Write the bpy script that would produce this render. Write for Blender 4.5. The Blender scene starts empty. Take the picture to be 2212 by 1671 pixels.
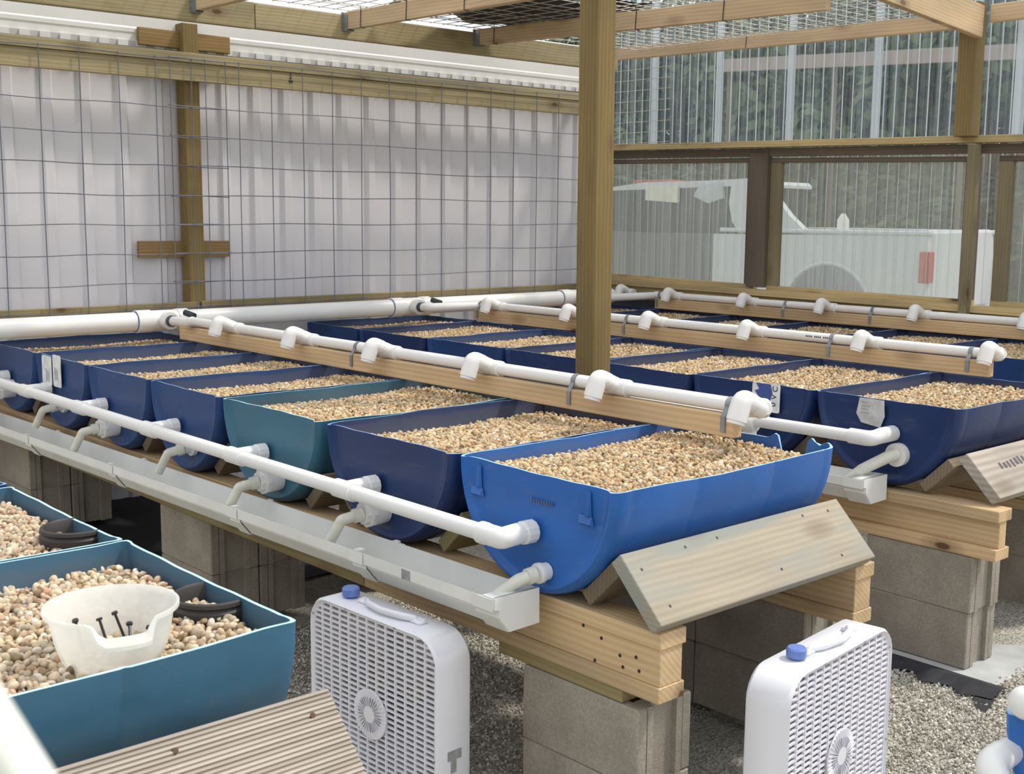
import bpy, bmesh, math, random
import numpy as np
from mathutils import Vector, Matrix, noise as mnoise
R = math.radians; PI = math.pi
random.seed(7); rng = np.random.default_rng(7)
scn = bpy.context.scene; COL = scn.collection

# ------------------------------------------------------------------ camera
cd = bpy.data.cameras.new('camera'); cam = bpy.data.objects.new('camera', cd); COL.objects.link(cam); scn.camera = cam
F_PX = 2625.6
cd.sensor_width = 36; cd.lens = F_PX/2212*36; cd.clip_start = .05; cd.clip_end = 400
CAM = Vector((5.8141, -1.9509, .6245))
_a, _t, _r = R(135+3.2039), R(-8.1837), R(.5452)
FW = Vector((math.cos(_a)*math.cos(_t), math.sin(_a)*math.cos(_t), math.sin(_t)))
_rt = Vector((math.sin(_a), -math.cos(_a), 0)); _up = _rt.cross(FW)
RT = _rt*math.cos(_r)+_up*math.sin(_r); UP = _up*math.cos(_r)-_rt*math.sin(_r)
m = Matrix.Identity(4)
for i in range(3): m[i][0], m[i][1], m[i][2], m[i][3] = RT[i], UP[i], -FW[i], CAM[i]
cam.matrix_world = m
cd.dof.use_dof = True; cd.dof.focus_distance = 3.4; cd.dof.aperture_fstop = 14

# ------------------------------------------------------------------ light
w = bpy.data.worlds.new('sky'); scn.world = w; w.use_nodes = True
nt = w.node_tree; nt.nodes.clear()
wo = nt.nodes.new('ShaderNodeOutputWorld'); bg = nt.nodes.new('ShaderNodeBackground')
tc = nt.nodes.new('ShaderNodeTexCoord'); nz = nt.nodes.new('ShaderNodeTexNoise'); nz.inputs['Scale'].default_value = 2.2; nz.inputs['Detail'].default_value = 5
cr = nt.nodes.new('ShaderNodeValToRGB'); cr.color_ramp.elements[0].position = .35; cr.color_ramp.elements[1].position = .65
cr.color_ramp.elements[0].color = (.80, .87, 1., 1); cr.color_ramp.elements[1].color = (1., 1., 1., 1)
nt.links.new(tc.outputs['Generated'], nz.inputs['Vector']); nt.links.new(nz.outputs['Fac'], cr.inputs['Fac'])
nt.links.new(cr.outputs['Color'], bg.inputs['Color']); bg.inputs['Strength'].default_value = 1.15
nt.links.new(bg.outputs[0], wo.inputs[0])
sd = bpy.data.lights.new('sun', 'SUN'); sun = bpy.data.objects.new('sun', sd); COL.objects.link(sun)
sd.energy = 2.6; sd.angle = R(6); sd.color = (1, .94, .84)
sun.rotation_euler = Vector((.30, .50, .85)).to_track_quat('Z', 'Y').to_euler()
sun.location = (2, 2, 6)
scn.view_settings.view_transform = 'Standard'; scn.view_settings.look = 'None'
scn.view_settings.exposure = 0.10; scn.view_settings.gamma = 1; scn.view_settings.use_curve_mapping = False

# ------------------------------------------------------------------ materials
def newmat(name):
    m = bpy.data.materials.new(name); m.use_nodes = True; n = m.node_tree; n.nodes.clear()
    o = n.nodes.new('ShaderNodeOutputMaterial'); p = n.nodes.new('ShaderNodeBsdfPrincipled'); n.links.new(p.outputs[0], o.inputs[0])
    return m, n, p, o
def ramp(n, stops):
    r = n.nodes.new('ShaderNodeValToRGB'); e = r.color_ramp.elements
    while len(e) < len(stops): e.new(.5)
    for k, (pos, c) in enumerate(stops): e[k].position = pos; e[k].color = (*c, 1) if len(c) == 3 else c
    return r
def objcoord(n, scale, rnd=True):
    t = n.nodes.new('ShaderNodeTexCoord'); mp = n.nodes.new('ShaderNodeMapping'); mp.inputs['Scale'].default_value = scale
    if rnd:
        oi = n.nodes.new('ShaderNodeObjectInfo'); mu = n.nodes.new('ShaderNodeMath'); mu.operation = 'MULTIPLY'; mu.inputs[1].default_value = 37.
        cb = n.nodes.new('ShaderNodeCombineXYZ'); ad = n.nodes.new('ShaderNodeVectorMath')
        n.links.new(oi.outputs['Random'], mu.inputs[0])
        for k in range(3): n.links.new(mu.outputs[0], cb.inputs[k])
        n.links.new(t.outputs['Object'], ad.inputs[0]); n.links.new(cb.outputs[0], ad.inputs[1]); n.links.new(ad.outputs[0], mp.inputs['Vector'])
    else: n.links.new(t.outputs['Object'], mp.inputs['Vector'])
    return mp
def tex(n, kind, vec, **kw):
    t = n.nodes.new(kind)
    for k, v in kw.items():
        if k in t.inputs: t.inputs[k].default_value = v
        else: setattr(t, k, v)
    if vec is not None: n.links.new(vec, t.inputs['Vector'])
    return t
def mixc(n, fac, a, b, mode='MIX'):
    x = n.nodes.new('ShaderNodeMix'); x.data_type = 'RGBA'; x.blend_type = mode
    for s, v in ((x.inputs[0], fac), (x.inputs[6], a), (x.inputs[7], b)):
        if hasattr(v, 'is_output') or isinstance(v, bpy.types.NodeSocket): n.links.new(v, s)
        else: s.default_value = v if not isinstance(v, tuple) else ((*v, 1) if len(v) == 3 else v)
    return x.outputs[2]
def bump(n, p, h, dist, strength=.5):
    b = n.nodes.new('ShaderNodeBump'); b.inputs['Distance'].default_value = dist; b.inputs['Strength'].default_value = strength
    n.links.new(h, b.inputs['Height']); n.links.new(b.outputs[0], p.inputs['Normal'])
def simple(name, col, rough=.5, metal=0., var=.08, scale=6., bmp=0.):
    m, n, p, o = newmat(name); mp = objcoord(n, (scale,)*3)
    t = tex(n, 'ShaderNodeTexNoise', mp.outputs[0], Scale=1., Detail=4.)
    r = ramp(n, [(.3, tuple(c*(1-var) for c in col)), (.7, tuple(min(1, c*(1+var)) for c in col))])
    n.links.new(t.outputs['Fac'], r.inputs[0]); n.links.new(r.outputs[0], p.inputs['Base Color'])
    p.inputs['Roughness'].default_value = rough; p.inputs['Metallic'].default_value = metal
    if bmp: bump(n, p, t.outputs['Fac'], bmp)
    return m
def wood(name, light, dark, knot=(.12, .07, .035), rough=.7, knots=1., stain=None, ringsc=1.):
    m, n, p, o = newmat(name)
    mp = objcoord(n, (.35, 1, 1))
    wv = tex(n, 'ShaderNodeTexWave', mp.outputs[0], Scale=26*ringsc, Distortion=5., Detail=2.)
    wv.wave_type = 'RINGS'; wv.rings_direction = 'X'; wv.inputs['Detail Scale'].default_value = .25
    mp2 = objcoord(n, (5, 110, 110)); n2 = tex(n, 'ShaderNodeTexNoise', mp2.outputs[0], Scale=1., Detail=3.)
    mp3 = objcoord(n, (1.2, 5, 5)); n3 = tex(n, 'ShaderNodeTexNoise', mp3.outputs[0], Scale=1., Detail=3.)
    r1 = ramp(n, [(.0, dark), (1., light)])
    a1 = n.nodes.new('ShaderNodeMath'); a1.operation = 'MULTIPLY_ADD'; a1.inputs[1].default_value = .45; n.links.new(wv.outputs['Fac'], a1.inputs[0])
    a2 = n.nodes.new('ShaderNodeMath'); a2.operation = 'MULTIPLY_ADD'; a2.inputs[1].default_value = .55
    n.links.new(n2.outputs['Fac'], a2.inputs[0]); a2.inputs[2].default_value = .05; n.links.new(a2.outputs[0], a1.inputs[2])
    n.links.new(a1.outputs[0], r1.inputs[0])
    c = mixc(n, .5, r1.outputs[0], (.5, .5, .5), 'OVERLAY')
    r3 = ramp(n, [(.35, (.72, .72, .72)), (.65, (1.05, 1.03, 1.0))]); n.links.new(n3.outputs['Fac'], r3.inputs[0])
    c = mixc(n, 1., r1.outputs[0], r3.outputs[0], 'MULTIPLY')
    if stain:
        rs = ramp(n, [(.42, (0, 0, 0)), (.55, (1, 1, 1))]); mp4 = objcoord(n, (1.6, 11, 11)); n4 = tex(n, 'ShaderNodeTexNoise', mp4.outputs[0], Scale=1., Detail=4.)
        n.links.new(n4.outputs['Fac'], rs.inputs[0]); c = mixc(n, rs.outputs[0], c, stain)
    vm = objcoord(n, (3.0, 7, 7)); v = tex(n, 'ShaderNodeTexVoronoi', vm.outputs[0], Scale=1.)
    rk = ramp(n, [(.06, (knots,)*3), (.10, (knots*.45,)*3), (.20, (knots*.22,)*3), (.27, (0, 0, 0))]); n.links.new(v.outputs['Distance'], rk.inputs[0])
    c = mixc(n, rk.outputs[0], c, knot)
    n.links.new(c, p.inputs['Base Color']); p.inputs['Roughness'].default_value = rough; p.inputs['Specular IOR Level'].default_value = .25
    bump(n, p, a1.outputs[0], .0008, .6)
    return m
M = {}
M['pine'] = wood('new_pine', (.72, .54, .33), (.55, .37, .19))
M['rafter'] = wood('rafter_pine', (.70, .54, .36), (.55, .38, .22), knots=.8)
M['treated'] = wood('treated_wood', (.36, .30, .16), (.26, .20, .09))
M['beamwood'] = wood('ledger_wood', (.45, .385, .235), (.31, .255, .14))
M['post'] = wood('post_wood', (.27, .20, .08), (.18, .125, .048), knots=.5)
M['block'] = wood('brown_block_wood', (.32, .215, .095), (.21, .13, .055))
M['weath'] = wood('weathered_wood', (.46, .40, .31), (.33, .29, .22), rough=.8, stain=(.30, .305, .265))
M['oldwood'] = wood('old_saddle_wood', (.27, .215, .15), (.165, .125, .08), rough=.8)
M['deck'] = wood('grooved_deck_wood', (.54, .485, .42), (.31, .265, .22), rough=.8, ringsc=.6)
M['frame'] = wood('old_window_wood', (.20, .165, .13), (.135, .105, .08), rough=.8, knots=.3)
M['jamb'] = wood('jamb_wood', (.30, .26, .155), (.21, .175, .10))
M['sill'] = wood('sill_wood', (.66, .52, .28), (.48, .35, .16))
M['redwood'] = wood('reddish_board', (.40, .26, .19), (.28, .17, .12))
M['pvc'] = simple('white_pvc', (.80, .79, .76), .32, var=.03)
M['pvcold'] = simple('stained_pvc', (.66, .65, .56), .38, var=.15, scale=12)
M['gutter'] = simple('gutter_vinyl', (.80, .80, .76), .35, var=.07, scale=5)
M['wall'] = simple('white_wall_panel', (.66, .64, .66), .42, var=.04, scale=3)
M['fascia'] = simple('white_fascia_panel', (.70, .69, .67), .4, var=.05, scale=3)
M['rubber'] = simple('black_rubber', (.035, .03, .028), .55)
M['valve'] = simple('dark_valve', (.03, .04, .05), .4)
M['galv'] = simple('galvanised_steel', (.26, .28, .29), .5, .4, var=.2, scale=20)
M['wire'] = simple('grey_wire', (.13, .14, .18), .6, .0)
M['wiretop'] = simple('roof_wire', (.50, .47, .40), .5, .3)
M['black'] = simple('black_metal', (.02, .02, .022), .45)
M['fan'] = simple('fan_plastic', (.82, .82, .86), .28, var=.01)
M['fangrille'] = simple('fan_grille_plastic', (.84, .83, .88), .35, var=.02)
M['fandark'] = simple('fan_blade_plastic', (.30, .32, .38), .4)
M['knob'] = simple('blue_knob', (.14, .22, .55), .3, var=.02)
M['tag'] = simple('grey_tag', (.33, .33, .33), .5, var=.25, scale=60)
M['paper'] = simple('paper_label', (.75, .76, .74), .6, var=.15, scale=30)
M['ink'] = simple('label_ink', (.02, .025, .05), .6)
M['inkblue'] = simple('label_ink_blue', (.05, .09, .30), .6)
M['truck'] = simple('truck_paint', (.62, .63, .66), .25, var=.01)
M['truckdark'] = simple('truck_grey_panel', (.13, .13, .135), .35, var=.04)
M['glassdark'] = simple('dark_glass', (.03, .035, .04), .1)
M['red'] = simple('red_lens', (.45, .03, .03), .2)
M['tyre'] = simple('tyre', (.03, .03, .03), .8)
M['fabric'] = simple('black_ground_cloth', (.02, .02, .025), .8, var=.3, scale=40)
M['tarp'] = simple('black_shade_cloth', (.022, .02, .024), .8, var=.3, scale=10)
M['slab'] = simple('pale_slab', (.46, .47, .46), .7, var=.12, scale=12)
M['bark'] = simple('bark', (.13, .10, .07), .9, var=.3, scale=6, bmp=.02)
M['palewood'] = simple('pale_rail', (.34, .28, .24), .8)

def concrete():
    m, n, p, o = newmat('concrete_block'); mp = objcoord(n, (1, 1, 1))
    a = tex(n, 'ShaderNodeTexNoise', mp.outputs[0], Scale=180., Detail=3.); b = tex(n, 'ShaderNodeTexNoise', mp.outputs[0], Scale=7., Detail=5.)
    r = ramp(n, [(.3, (.26, .23, .185)), (.7, (.39, .35, .285))]); n.links.new(b.outputs['Fac'], r.inputs[0])
    r2 = ramp(n, [(.3, (.8, .8, .8)), (.7, (1.1, 1.1, 1.1))]); n.links.new(a.outputs['Fac'], r2.inputs[0])
    n.links.new(mixc(n, 1., r.outputs[0], r2.outputs[0], 'MULTIPLY'), p.inputs['Base Color']); p.inputs['Roughness'].default_value = .92
    bump(n, p, a.outputs['Fac'], .002, .7); return m
M['conc'] = concrete()
def stones(name, stops, rough=.75):
    m, n, p, o = newmat(name); at = n.nodes.new('ShaderNodeAttribute'); at.attribute_name = 'tint'
    r = ramp(n, stops); r.color_ramp.interpolation = 'CONSTANT' if False else 'LINEAR'
    n.links.new(at.outputs['Fac'], r.inputs[0])
    mp = objcoord(n, (90,)*3, False); t = tex(n, 'ShaderNodeTexNoise', mp.outputs[0], Scale=1., Detail=3.)
    r2 = ramp(n, [(.3, (.78, .76, .74)), (.65, (1.08, 1.08, 1.08))]); n.links.new(t.outputs['Fac'], r2.inputs[0])
    n.links.new(mixc(n, 1., r.outputs[0], r2.outputs[0], 'MULTIPLY'), p.inputs['Base Color'])
    p.inputs['Roughness'].default_value = rough; p.inputs['Specular IOR Level'].default_value = .3; return m
M['pebble'] = stones('pea_gravel', [(0, (.20, .13, .07)), (.14, (.50, .35, .18)), (.32, (.66, .50, .29)), (.5, (.42, .33, .21)), (.68, (.78, .64, .41)), (.84, (.45, .25, .12)), (.92, (.40, .34, .25)), (1, (.86, .78, .62))])
M['pebblepink'] = stones('pinkish_pea_gravel', [(0, (.24, .17, .10)), (.14, (.50, .37, .24)), (.32, (.66, .52, .35)), (.5, (.42, .37, .27)), (.68, (.78, .66, .48)), (.84, (.50, .32, .20)), (.92, (.44, .38, .30)), (1, (.88, .80, .68))])
M['crush'] = stones('crushed_stone', [(0, (.24, .22, .18)), (.3, (.44, .42, .36)), (.7, (.60, .57, .50)), (1, (.80, .78, .70))], .85)
def groundmat():
    m, n, p, o = newmat('crushed_stone_ground'); mp = objcoord(n, (1, 1, 1), False)
    v = tex(n, 'ShaderNodeTexVoronoi', mp.outputs[0], Scale=110.); b = tex(n, 'ShaderNodeTexNoise', mp.outputs[0], Scale=2.5, Detail=5.)
    r = ramp(n, [(.2, (.34, .32, .27)), (.8, (.58, .55, .48))]); n.links.new(v.outputs['Color'], r.inputs[0])
    r2 = ramp(n, [(.35, (.8, .79, .77)), (.7, (1.1, 1.1, 1.1))]); n.links.new(b.outputs['Fac'], r2.inputs[0])
    n.links.new(mixc(n, 1., r.outputs[0], r2.outputs[0], 'MULTIPLY'), p.inputs['Base Color']); p.inputs['Roughness'].default_value = .95
    bump(n, p, v.outputs['Distance'], .006, .8); return m
M['ground'] = groundmat()
def grassmat():
    m, n, p, o = newmat('field_ground'); mp = objcoord(n, (1, 1, 1), False)
    b = tex(n, 'ShaderNodeTexNoise', mp.outputs[0], Scale=.6, Detail=8.); r = ramp(n, [(.35, (.10, .13, .05)), (.7, (.30, .28, .15))])
    n.links.new(b.outputs['Fac'], r.inputs[0]); n.links.new(r.outputs[0], p.inputs['Base Color']); p.inputs['Roughness'].default_value = .95; return m
M['field'] = grassmat()
def plastic(name, col, edge):
    m, n, p, o = newmat(name); mp = objcoord(n, (1.5, 4, 4)); t = tex(n, 'ShaderNodeTexNoise', mp.outputs[0], Scale=2., Detail=5.)
    r = ramp(n, [(.3, tuple(c*.86 for c in col)), (.7, tuple(c*1.1 for c in col))]); n.links.new(t.outputs['Fac'], r.inputs[0])
    m2 = objcoord(n, (6, 30, 30)); t2 = tex(n, 'ShaderNodeTexNoise', m2.outputs[0], Scale=1.6, Detail=6.)
    rd = ramp(n, [(.60, (0, 0, 0)), (.80, (.22, .22, .22))]); n.links.new(t2.outputs['Fac'], rd.inputs[0])
    n.links.new(mixc(n, rd.outputs[0], r.outputs[0], (.20, .17, .13)), p.inputs['Base Color'])
    rr = ramp(n, [(.3, (.34,)*3), (.7, (.46,)*3)]); n.links.new(t.outputs['Fac'], rr.inputs[0]); n.links.new(rr.outputs[0], p.inputs['Roughness'])
    p.inputs['Specular IOR Level'].default_value = .4
    # inside: a silt stain below the high water mark
    mi, n, p, o = newmat(name+'_silty_inside'); t = n.nodes.new('ShaderNodeTexCoord'); s = n.nodes.new('ShaderNodeSeparateXYZ'); n.links.new(t.outputs['Object'], s.inputs[0])
    mp = objcoord(n, (9, 9, 30)); t2 = tex(n, 'ShaderNodeTexNoise', mp.outputs[0], Scale=1., Detail=5.)
    a = n.nodes.new('ShaderNodeMath'); a.operation = 'MULTIPLY_ADD'; n.links.new(t2.outputs['Fac'], a.inputs[0]); a.inputs[1].default_value = .03; n.links.new(s.outputs['Z'], a.inputs[2])
    rd = ramp(n, [(0., (.34,)*3), (.022, (.26,)*3), (.03, (.04,)*3)]); 
    b = n.nodes.new('ShaderNodeMath'); b.operation = 'ADD'; b.inputs[1].default_value = .025; n.links.new(a.outputs[0], b.inputs[0]); n.links.new(b.outputs[0], rd.inputs[0])
    n.links.new(mixc(n, rd.outputs[0], tuple(c*.9 for c in col), (.14, .125, .10)), p.inputs['Base Color']); p.inputs['Roughness'].default_value = .6
    me = simple(name+'_sawn_edge', edge, .6, var=.15, scale=40)
    return m, me, mi
PL = {'bright': plastic('bright_blue_plastic', (.022, .125, .42), (.32, .58, .88)),
      'navy': plastic('navy_plastic', (.010, .030, .112), (.18, .30, .50)),
      'mid': plastic('mid_blue_plastic', (.011, .048, .165), (.22, .36, .56)),
      'teal': plastic('teal_plastic', (.035, .135, .205), (.38, .64, .68)),
      'tealblue': plastic('teal_blue_plastic', (.040, .135, .225), (.45, .74, .80))}
def poly(name, base, streak, tint):
    m, n, p, o = newmat(name); p.inputs['Base Color'].default_value = (*tint, 1); p.inputs['Roughness'].default_value = .25
    tr = n.nodes.new('ShaderNodeBsdfTransparent'); tr.inputs[0].default_value = (.97, .99, .98, 1)
    tl = n.nodes.new('ShaderNodeBsdfTranslucent'); tl.inputs[0].default_value = (*tint, 1)
    mx0 = n.nodes.new('ShaderNodeMixShader'); mx0.inputs[0].default_value = .5; n.links.new(p.outputs[0], mx0.inputs[1]); n.links.new(tl.outputs[0], mx0.inputs[2])
    mp = objcoord(n, (60, 60, 1.2)); t = tex(n, 'ShaderNodeTexNoise', mp.outputs[0], Scale=1., Detail=5.)
    r = ramp(n, [(.35, (base,)*3), (.75, (streak,)*3)]); n.links.new(t.outputs['Fac'], r.inputs[0])
    mx = n.nodes.new('ShaderNodeMixShader'); n.links.new(r.outputs[0], mx.inputs[0]); n.links.new(tr.outputs[0], mx.inputs[1]); n.links.new(mx0.outputs[0], mx.inputs[2])
    gl = n.nodes.new('ShaderNodeBsdfGlossy'); gl.inputs['Roughness'].default_value = .12; fr = n.nodes.new('ShaderNodeFresnel'); fr.inputs[0].default_value = 1.35
    mg = n.nodes.new('ShaderNodeMixShader'); n.links.new(fr.outputs[0], mg.inputs[0]); n.links.new(mx.outputs[0], mg.inputs[1]); n.links.new(gl.outputs[0], mg.inputs[2])
    n.links.new(mg.outputs[0], o.inputs[0]); return m
M['poly'] = poly('clear_corrugated_sheet', .08, .30, (.62, .74, .82))
M['polylow'] = poly('dusty_corrugated_sheet', .15, .42, (.66, .66, .62))
M['polylapglint'] = poly('bright_lap_and_glint', .45, .8, (.85, .92, 1.))  # whiter sheet laps, and rib reflections put in as pale colour
m, n, p, o = newmat('translucent_bowl'); p.inputs['Base Color'].default_value = (.92, .93, .90, 1); p.inputs['Roughness'].default_value = .3
tl = n.nodes.new('ShaderNodeBsdfTranslucent'); tl.inputs[0].default_value = (.95, .95, .90, 1); tr = n.nodes.new('ShaderNodeBsdfTransparent')
x1 = n.nodes.new('ShaderNodeMixShader'); x1.inputs[0].default_value = .5; n.links.new(p.outputs[0], x1.inputs[1]); n.links.new(tl.outputs[0], x1.inputs[2])
x2 = n.nodes.new('ShaderNodeMixShader'); x2.inputs[0].default_value = .30; n.links.new(x1.outputs[0], x2.inputs[1]); n.links.new(tr.outputs[0], x2.inputs[2]); n.links.new(x2.outputs[0], o.inputs[0])
M['bowl'] = m
def leafmat(name, a, b):
    m, n, p, o = newmat(name); at = n.nodes.new('ShaderNodeAttribute'); at.attribute_name = 'tint'
    r = ramp(n, [(0, a), (1, b)]); n.links.new(at.outputs['Fac'], r.inputs[0]); n.links.new(r.outputs[0], p.inputs['Base Color']); p.inputs['Roughness'].default_value = .7; return m
M['leaf'] = leafmat('dark_foliage', (.035, .06, .025), (.14, .19, .08))

# ------------------------------------------------------------------ mesh helpers
WM = {}; WORLD = set()
class MB:
    def __init__(s): s.v = []; s.f = []; s.m = []; s.mi = 0
    def add(s, vs, fs):
        o = len(s.v); s.v += [tuple(v) for v in vs]; s.f += [tuple(i+o for i in f) for f in fs]; s.m += [s.mi]*len(fs); return s
    def box(s, x0, x1, y0, y1, z0, z1, T=None):
        vs = [Vector((x, y, z)) for x in (x0, x1) for y in (y0, y1) for z in (z0, z1)]
        if T is not None: vs = [T @ v for v in vs]
        return s.add(vs, [(0, 1, 3, 2), (4, 6, 7, 5), (0, 4, 5, 1), (2, 3, 7, 6), (0, 2, 6, 4), (1, 5, 7, 3)])
    def bbox(s, x0, x1, y0, y1, z0, z1, b, T=None):   # chamfered box
        pts = []; 
        for x, sx in ((x0, 1), (x1, -1)):
            for y, sy in ((y0, 1), (y1, -1)):
                for z, sz in ((z0, 1), (z1, -1)):
                    pts += [(x+sx*b, y+sy*b, z), (x+sx*b, y, z+sz*b), (x, y+sy*b, z+sz*b)]
        bm = bmesh.new()
        for q in pts: bm.verts.new(q)
        bmesh.ops.convex_hull(bm, input=bm.verts); bm.verts.ensure_lookup_table(); bm.verts.index_update()
        bmesh.ops.dissolve_limit(bm, angle_limit=.01, verts=bm.verts, edges=bm.edges); bm.verts.index_update()
        vs = [v.co.copy() for v in bm.verts]; fs = [[v.index for v in f.verts] for f in bm.faces]; bm.free()
        if T is not None: vs = [T @ v for v in vs]
        return s.add(vs, fs)
    def sweep(s, pts, rad, seg=16, cap=True):
        pts = [Vector(q) for q in pts]; rad = rad if isinstance(rad, (list, tuple)) else [rad]*len(pts)
        n = len(pts); o = []; up = None
        for i in range(n):
            d1 = (pts[i]-pts[i-1]) if i else (pts[1]-pts[0]); d2 = (pts[i+1]-pts[i]) if i < n-1 else d1
            if d1.length < 1e-9: d1 = d2
            if d2.length < 1e-9: d2 = d1
            t = (d1.normalized()+d2.normalized())
            t = t.normalized() if t.length > 1e-6 else d2.normalized()
            if up is None:
                up = Vector((0, 0, 1)) if abs(t.z) < .9 else Vector((1, 0, 0))
            sx = t.cross(up).normalized(); up = sx.cross(t).normalized()
            o.append([pts[i]+(sx*math.cos(2*PI*k/seg)+up*math.sin(2*PI*k/seg))*rad[i] for k in range(seg)])
        vs = [v for r_ in o for v in r_]; fs = []
        for i in range(n-1):
            for k in range(seg):
                a = i*seg+k; b = i*seg+(k+1) % seg; fs.append((a, a+seg, b+seg, b))
        if cap: fs += [tuple(range(seg)), tuple(reversed(range((n-1)*seg, n*seg)))]
        return s.add(vs, fs)
    def tube(s, a, b, r, seg=16, cap=True): return s.sweep([a, b], r, seg, cap)
    def prism(s, poly, x0, x1, T=None):    # poly in (y,z) extruded along x
        n = len(poly); vs = [Vector((x0, y, z)) for y, z in poly]+[Vector((x1, y, z)) for y, z in poly]
        if T is not None: vs = [T @ v for v in vs]
        return s.add(vs, [tuple((i, (i+1) % n, n+(i+1) % n, n+i)) for i in range(n)]+[tuple(reversed(range(n))), tuple(range(n, 2*n))])
    def mesh(s, name, mats, smooth=False):
        me = bpy.data.meshes.new(name); me.from_pydata(s.v, [], s.f)
        for mt in (mats if isinstance(mats, (list, tuple)) else [mats]): me.materials.append(mt)
        if any(s.m): me.polygons.foreach_set('material_index', s.m)
        bm = bmesh.new(); bm.from_mesh(me); bmesh.ops.recalc_face_normals(bm, faces=bm.faces); bm.to_mesh(me); bm.free()
        if smooth:
            me.polygons.foreach_set('use_smooth', [True]*len(me.polygons))
            try: me.set_sharp_from_angle(angle=R(38))
            except Exception: pass
        return me
def place(o, Mw, parent=None):
    WM[o.name] = Mw
    if parent is not None: o.parent = parent; o.matrix_basis = WM[parent.name].inverted() @ Mw
    else: o.matrix_basis = Mw
    return o
def obj(name, me, parent=None, Mw=None, label=None, cat=None, group=None, kind=None):
    o = bpy.data.objects.new(name, me); COL.objects.link(o)
    place(o, Mw if Mw is not None else (WM[parent.name] if parent and parent.name not in WORLD else Matrix.Identity(4)), parent)
    if label: o['label'] = label
    if cat: o['category'] = cat
    if group: o['group'] = group
    if kind: o['kind'] = kind
    return o
def build(mb, name, mat, parent=None, Mw=None, smooth=False, **k): return obj(name, mb.mesh(name, mat, smooth), parent, Mw, **k)
def thing(name, loc, label, cat, group=None, Mw=None, local=False):
    o = obj(name, None, None, Mw if Mw is not None else Matrix.Translation(loc), label, cat, group)
    if Mw is None and not local: WORLD.add(o.name)
    return o
def T(x, y, z): return Matrix.Translation((x, y, z))
def boardM(a, b, upv):   # frame: x along a->b, z near upv
    a = Vector(a); b = Vector(b); x = (b-a).normalized(); y = Vector(upv).cross(x).normalized(); z = x.cross(y)
    mm = Matrix.Identity(4)
    for i in range(3): mm[i][0], mm[i][1], mm[i][2], mm[i][3] = x[i], y[i], z[i], (a[i]+b[i])/2
    return mm, (b-a).length
BM = {}
def board(name, a, b, upv, wy, hz, mat, parent=None, bev=.002, **k):
    Mw, L = boardM(a, b, upv); key = (round(L, 4), wy, hz, mat, bev)
    if key not in BM: BM[key] = MB().bbox(-L/2, L/2, -wy/2, wy/2, -hz/2, hz/2, bev).mesh('board', M[mat])
    return obj(name, BM[key], parent, Mw, **k)
def arcpts(c0, c1, c2, rad, n=6):   # rounded corner path through c1
    c0, c1, c2 = map(Vector, (c0, c1, c2)); a = (c0-c1).normalized(); b = (c2-c1).normalized()
    p0 = c1+a*rad; p1 = c1+b*rad
    return [c0]+[(p0*(1-t)+c1*t)*(1-t)+(c1*(1-t)+p1*t)*t for t in [i/n for i in range(n+1)]]+[c2]

# ------------------------------------------------------------------ setting: ground, walls
def gz(x, y): return -.90+.025*max(min(y, 2.5), -3)
GX = [-14]+[-8, -4]+[i*.5-1 for i in range(20)]+[12, 16]
mb = MB(); xs = np.linspace(-1.2, 8, 24); ys = np.linspace(-6, 4.6, 30)
mb.add([(x, y, gz(x, y)+.006*math.sin(3*x+2*y)) for x in xs for y in ys], [(i*30+j, (i+1)*30+j, (i+1)*30+j+1, i*30+j+1) for i in range(23) for j in range(29)])
build(mb, 'floor', M['ground'], smooth=True, kind='structure')
mb = MB(); mb.box(-60, 50, -40, 90, -1.05, -.95); build(mb, 'field', M['field'], kind='structure')
mb = MB(); mb.box(-8, 8, 4.6, 14, -.95, -.90); build(mb, 'driveway', M['ground'], kind='structure')
# back wall: vertical ribbed white panels
mb = MB(); y = -3.0; prof = []
while y < 4.02:
    prof += [(y, 0), (y+.095, 0), (y+.109, .017), (y+.150, .017), (y+.164, 0)]; y += .190
prof = [(a, b) for a, b in prof if a <= 4.04]+[(4.04, 0)]
vs = []; fs = []
for a, b in prof: vs += [(-.165+b, a, -.9), (-.165+b, a, 1.45), (-.18+b, a, -.9), (-.18+b, a, 1.45)]
for i in range(len(prof)-1):
    a = 4*i; fs += [(a, a+4, a+5, a+1), (a+2, a+3, a+7, a+6), (a+1, a+5, a+7, a+3), (a, a+2, a+6, a+4)]
mb.add(vs, fs); wall = build(mb, 'wall_back', M['wall'], kind='structure')
# fascia: horizontally creased panel, its lower edge a row of rib ends
mb = MB(); pr = [(-.125, 1.450), (-.126, 1.488), (-.122, 1.496), (-.122, 1.515), (-.126, 1.523), (-.126, 1.60), (-.126, 1.722), (-.17, 1.735), (-.19, 1.72), (-.19, 1.450)]
mb.add([(x, yy, z) for yy in (-3, 4.05) for x, z in pr], [tuple(range(10)), tuple(range(19, 9, -1))]+[(i, (i+1) % 10, 10+(i+1) % 10, 10+i) for i in range(10)])
build(mb, 'trim_1', M['fascia'], kind='structure')
mb = MB(); y = -3.0; k = 0
rib = MB().box(-.03, .025, -.025, .025, -.014, .014).mesh('rib_end', M['fascia'])
gap = MB().box(-.02, .02, -.0235, .0235, -.014, .014).mesh('gap_closure', simple('grey_closure', (.50, .49, .48), .8))
ft = obj('trim_2', MB().box(-.175, -.13, -3, 4.04, 1.41, 1.45).mesh('closure_strip', gap.materials[0]), kind='structure')
y = -1.0
while y < 3.98:
    obj('rib_end', rib, ft, T(-.137, y, 1.440)); obj('gap_closure', gap, ft, T(-.140, y+.048, 1.440)); y += .0965
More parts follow.
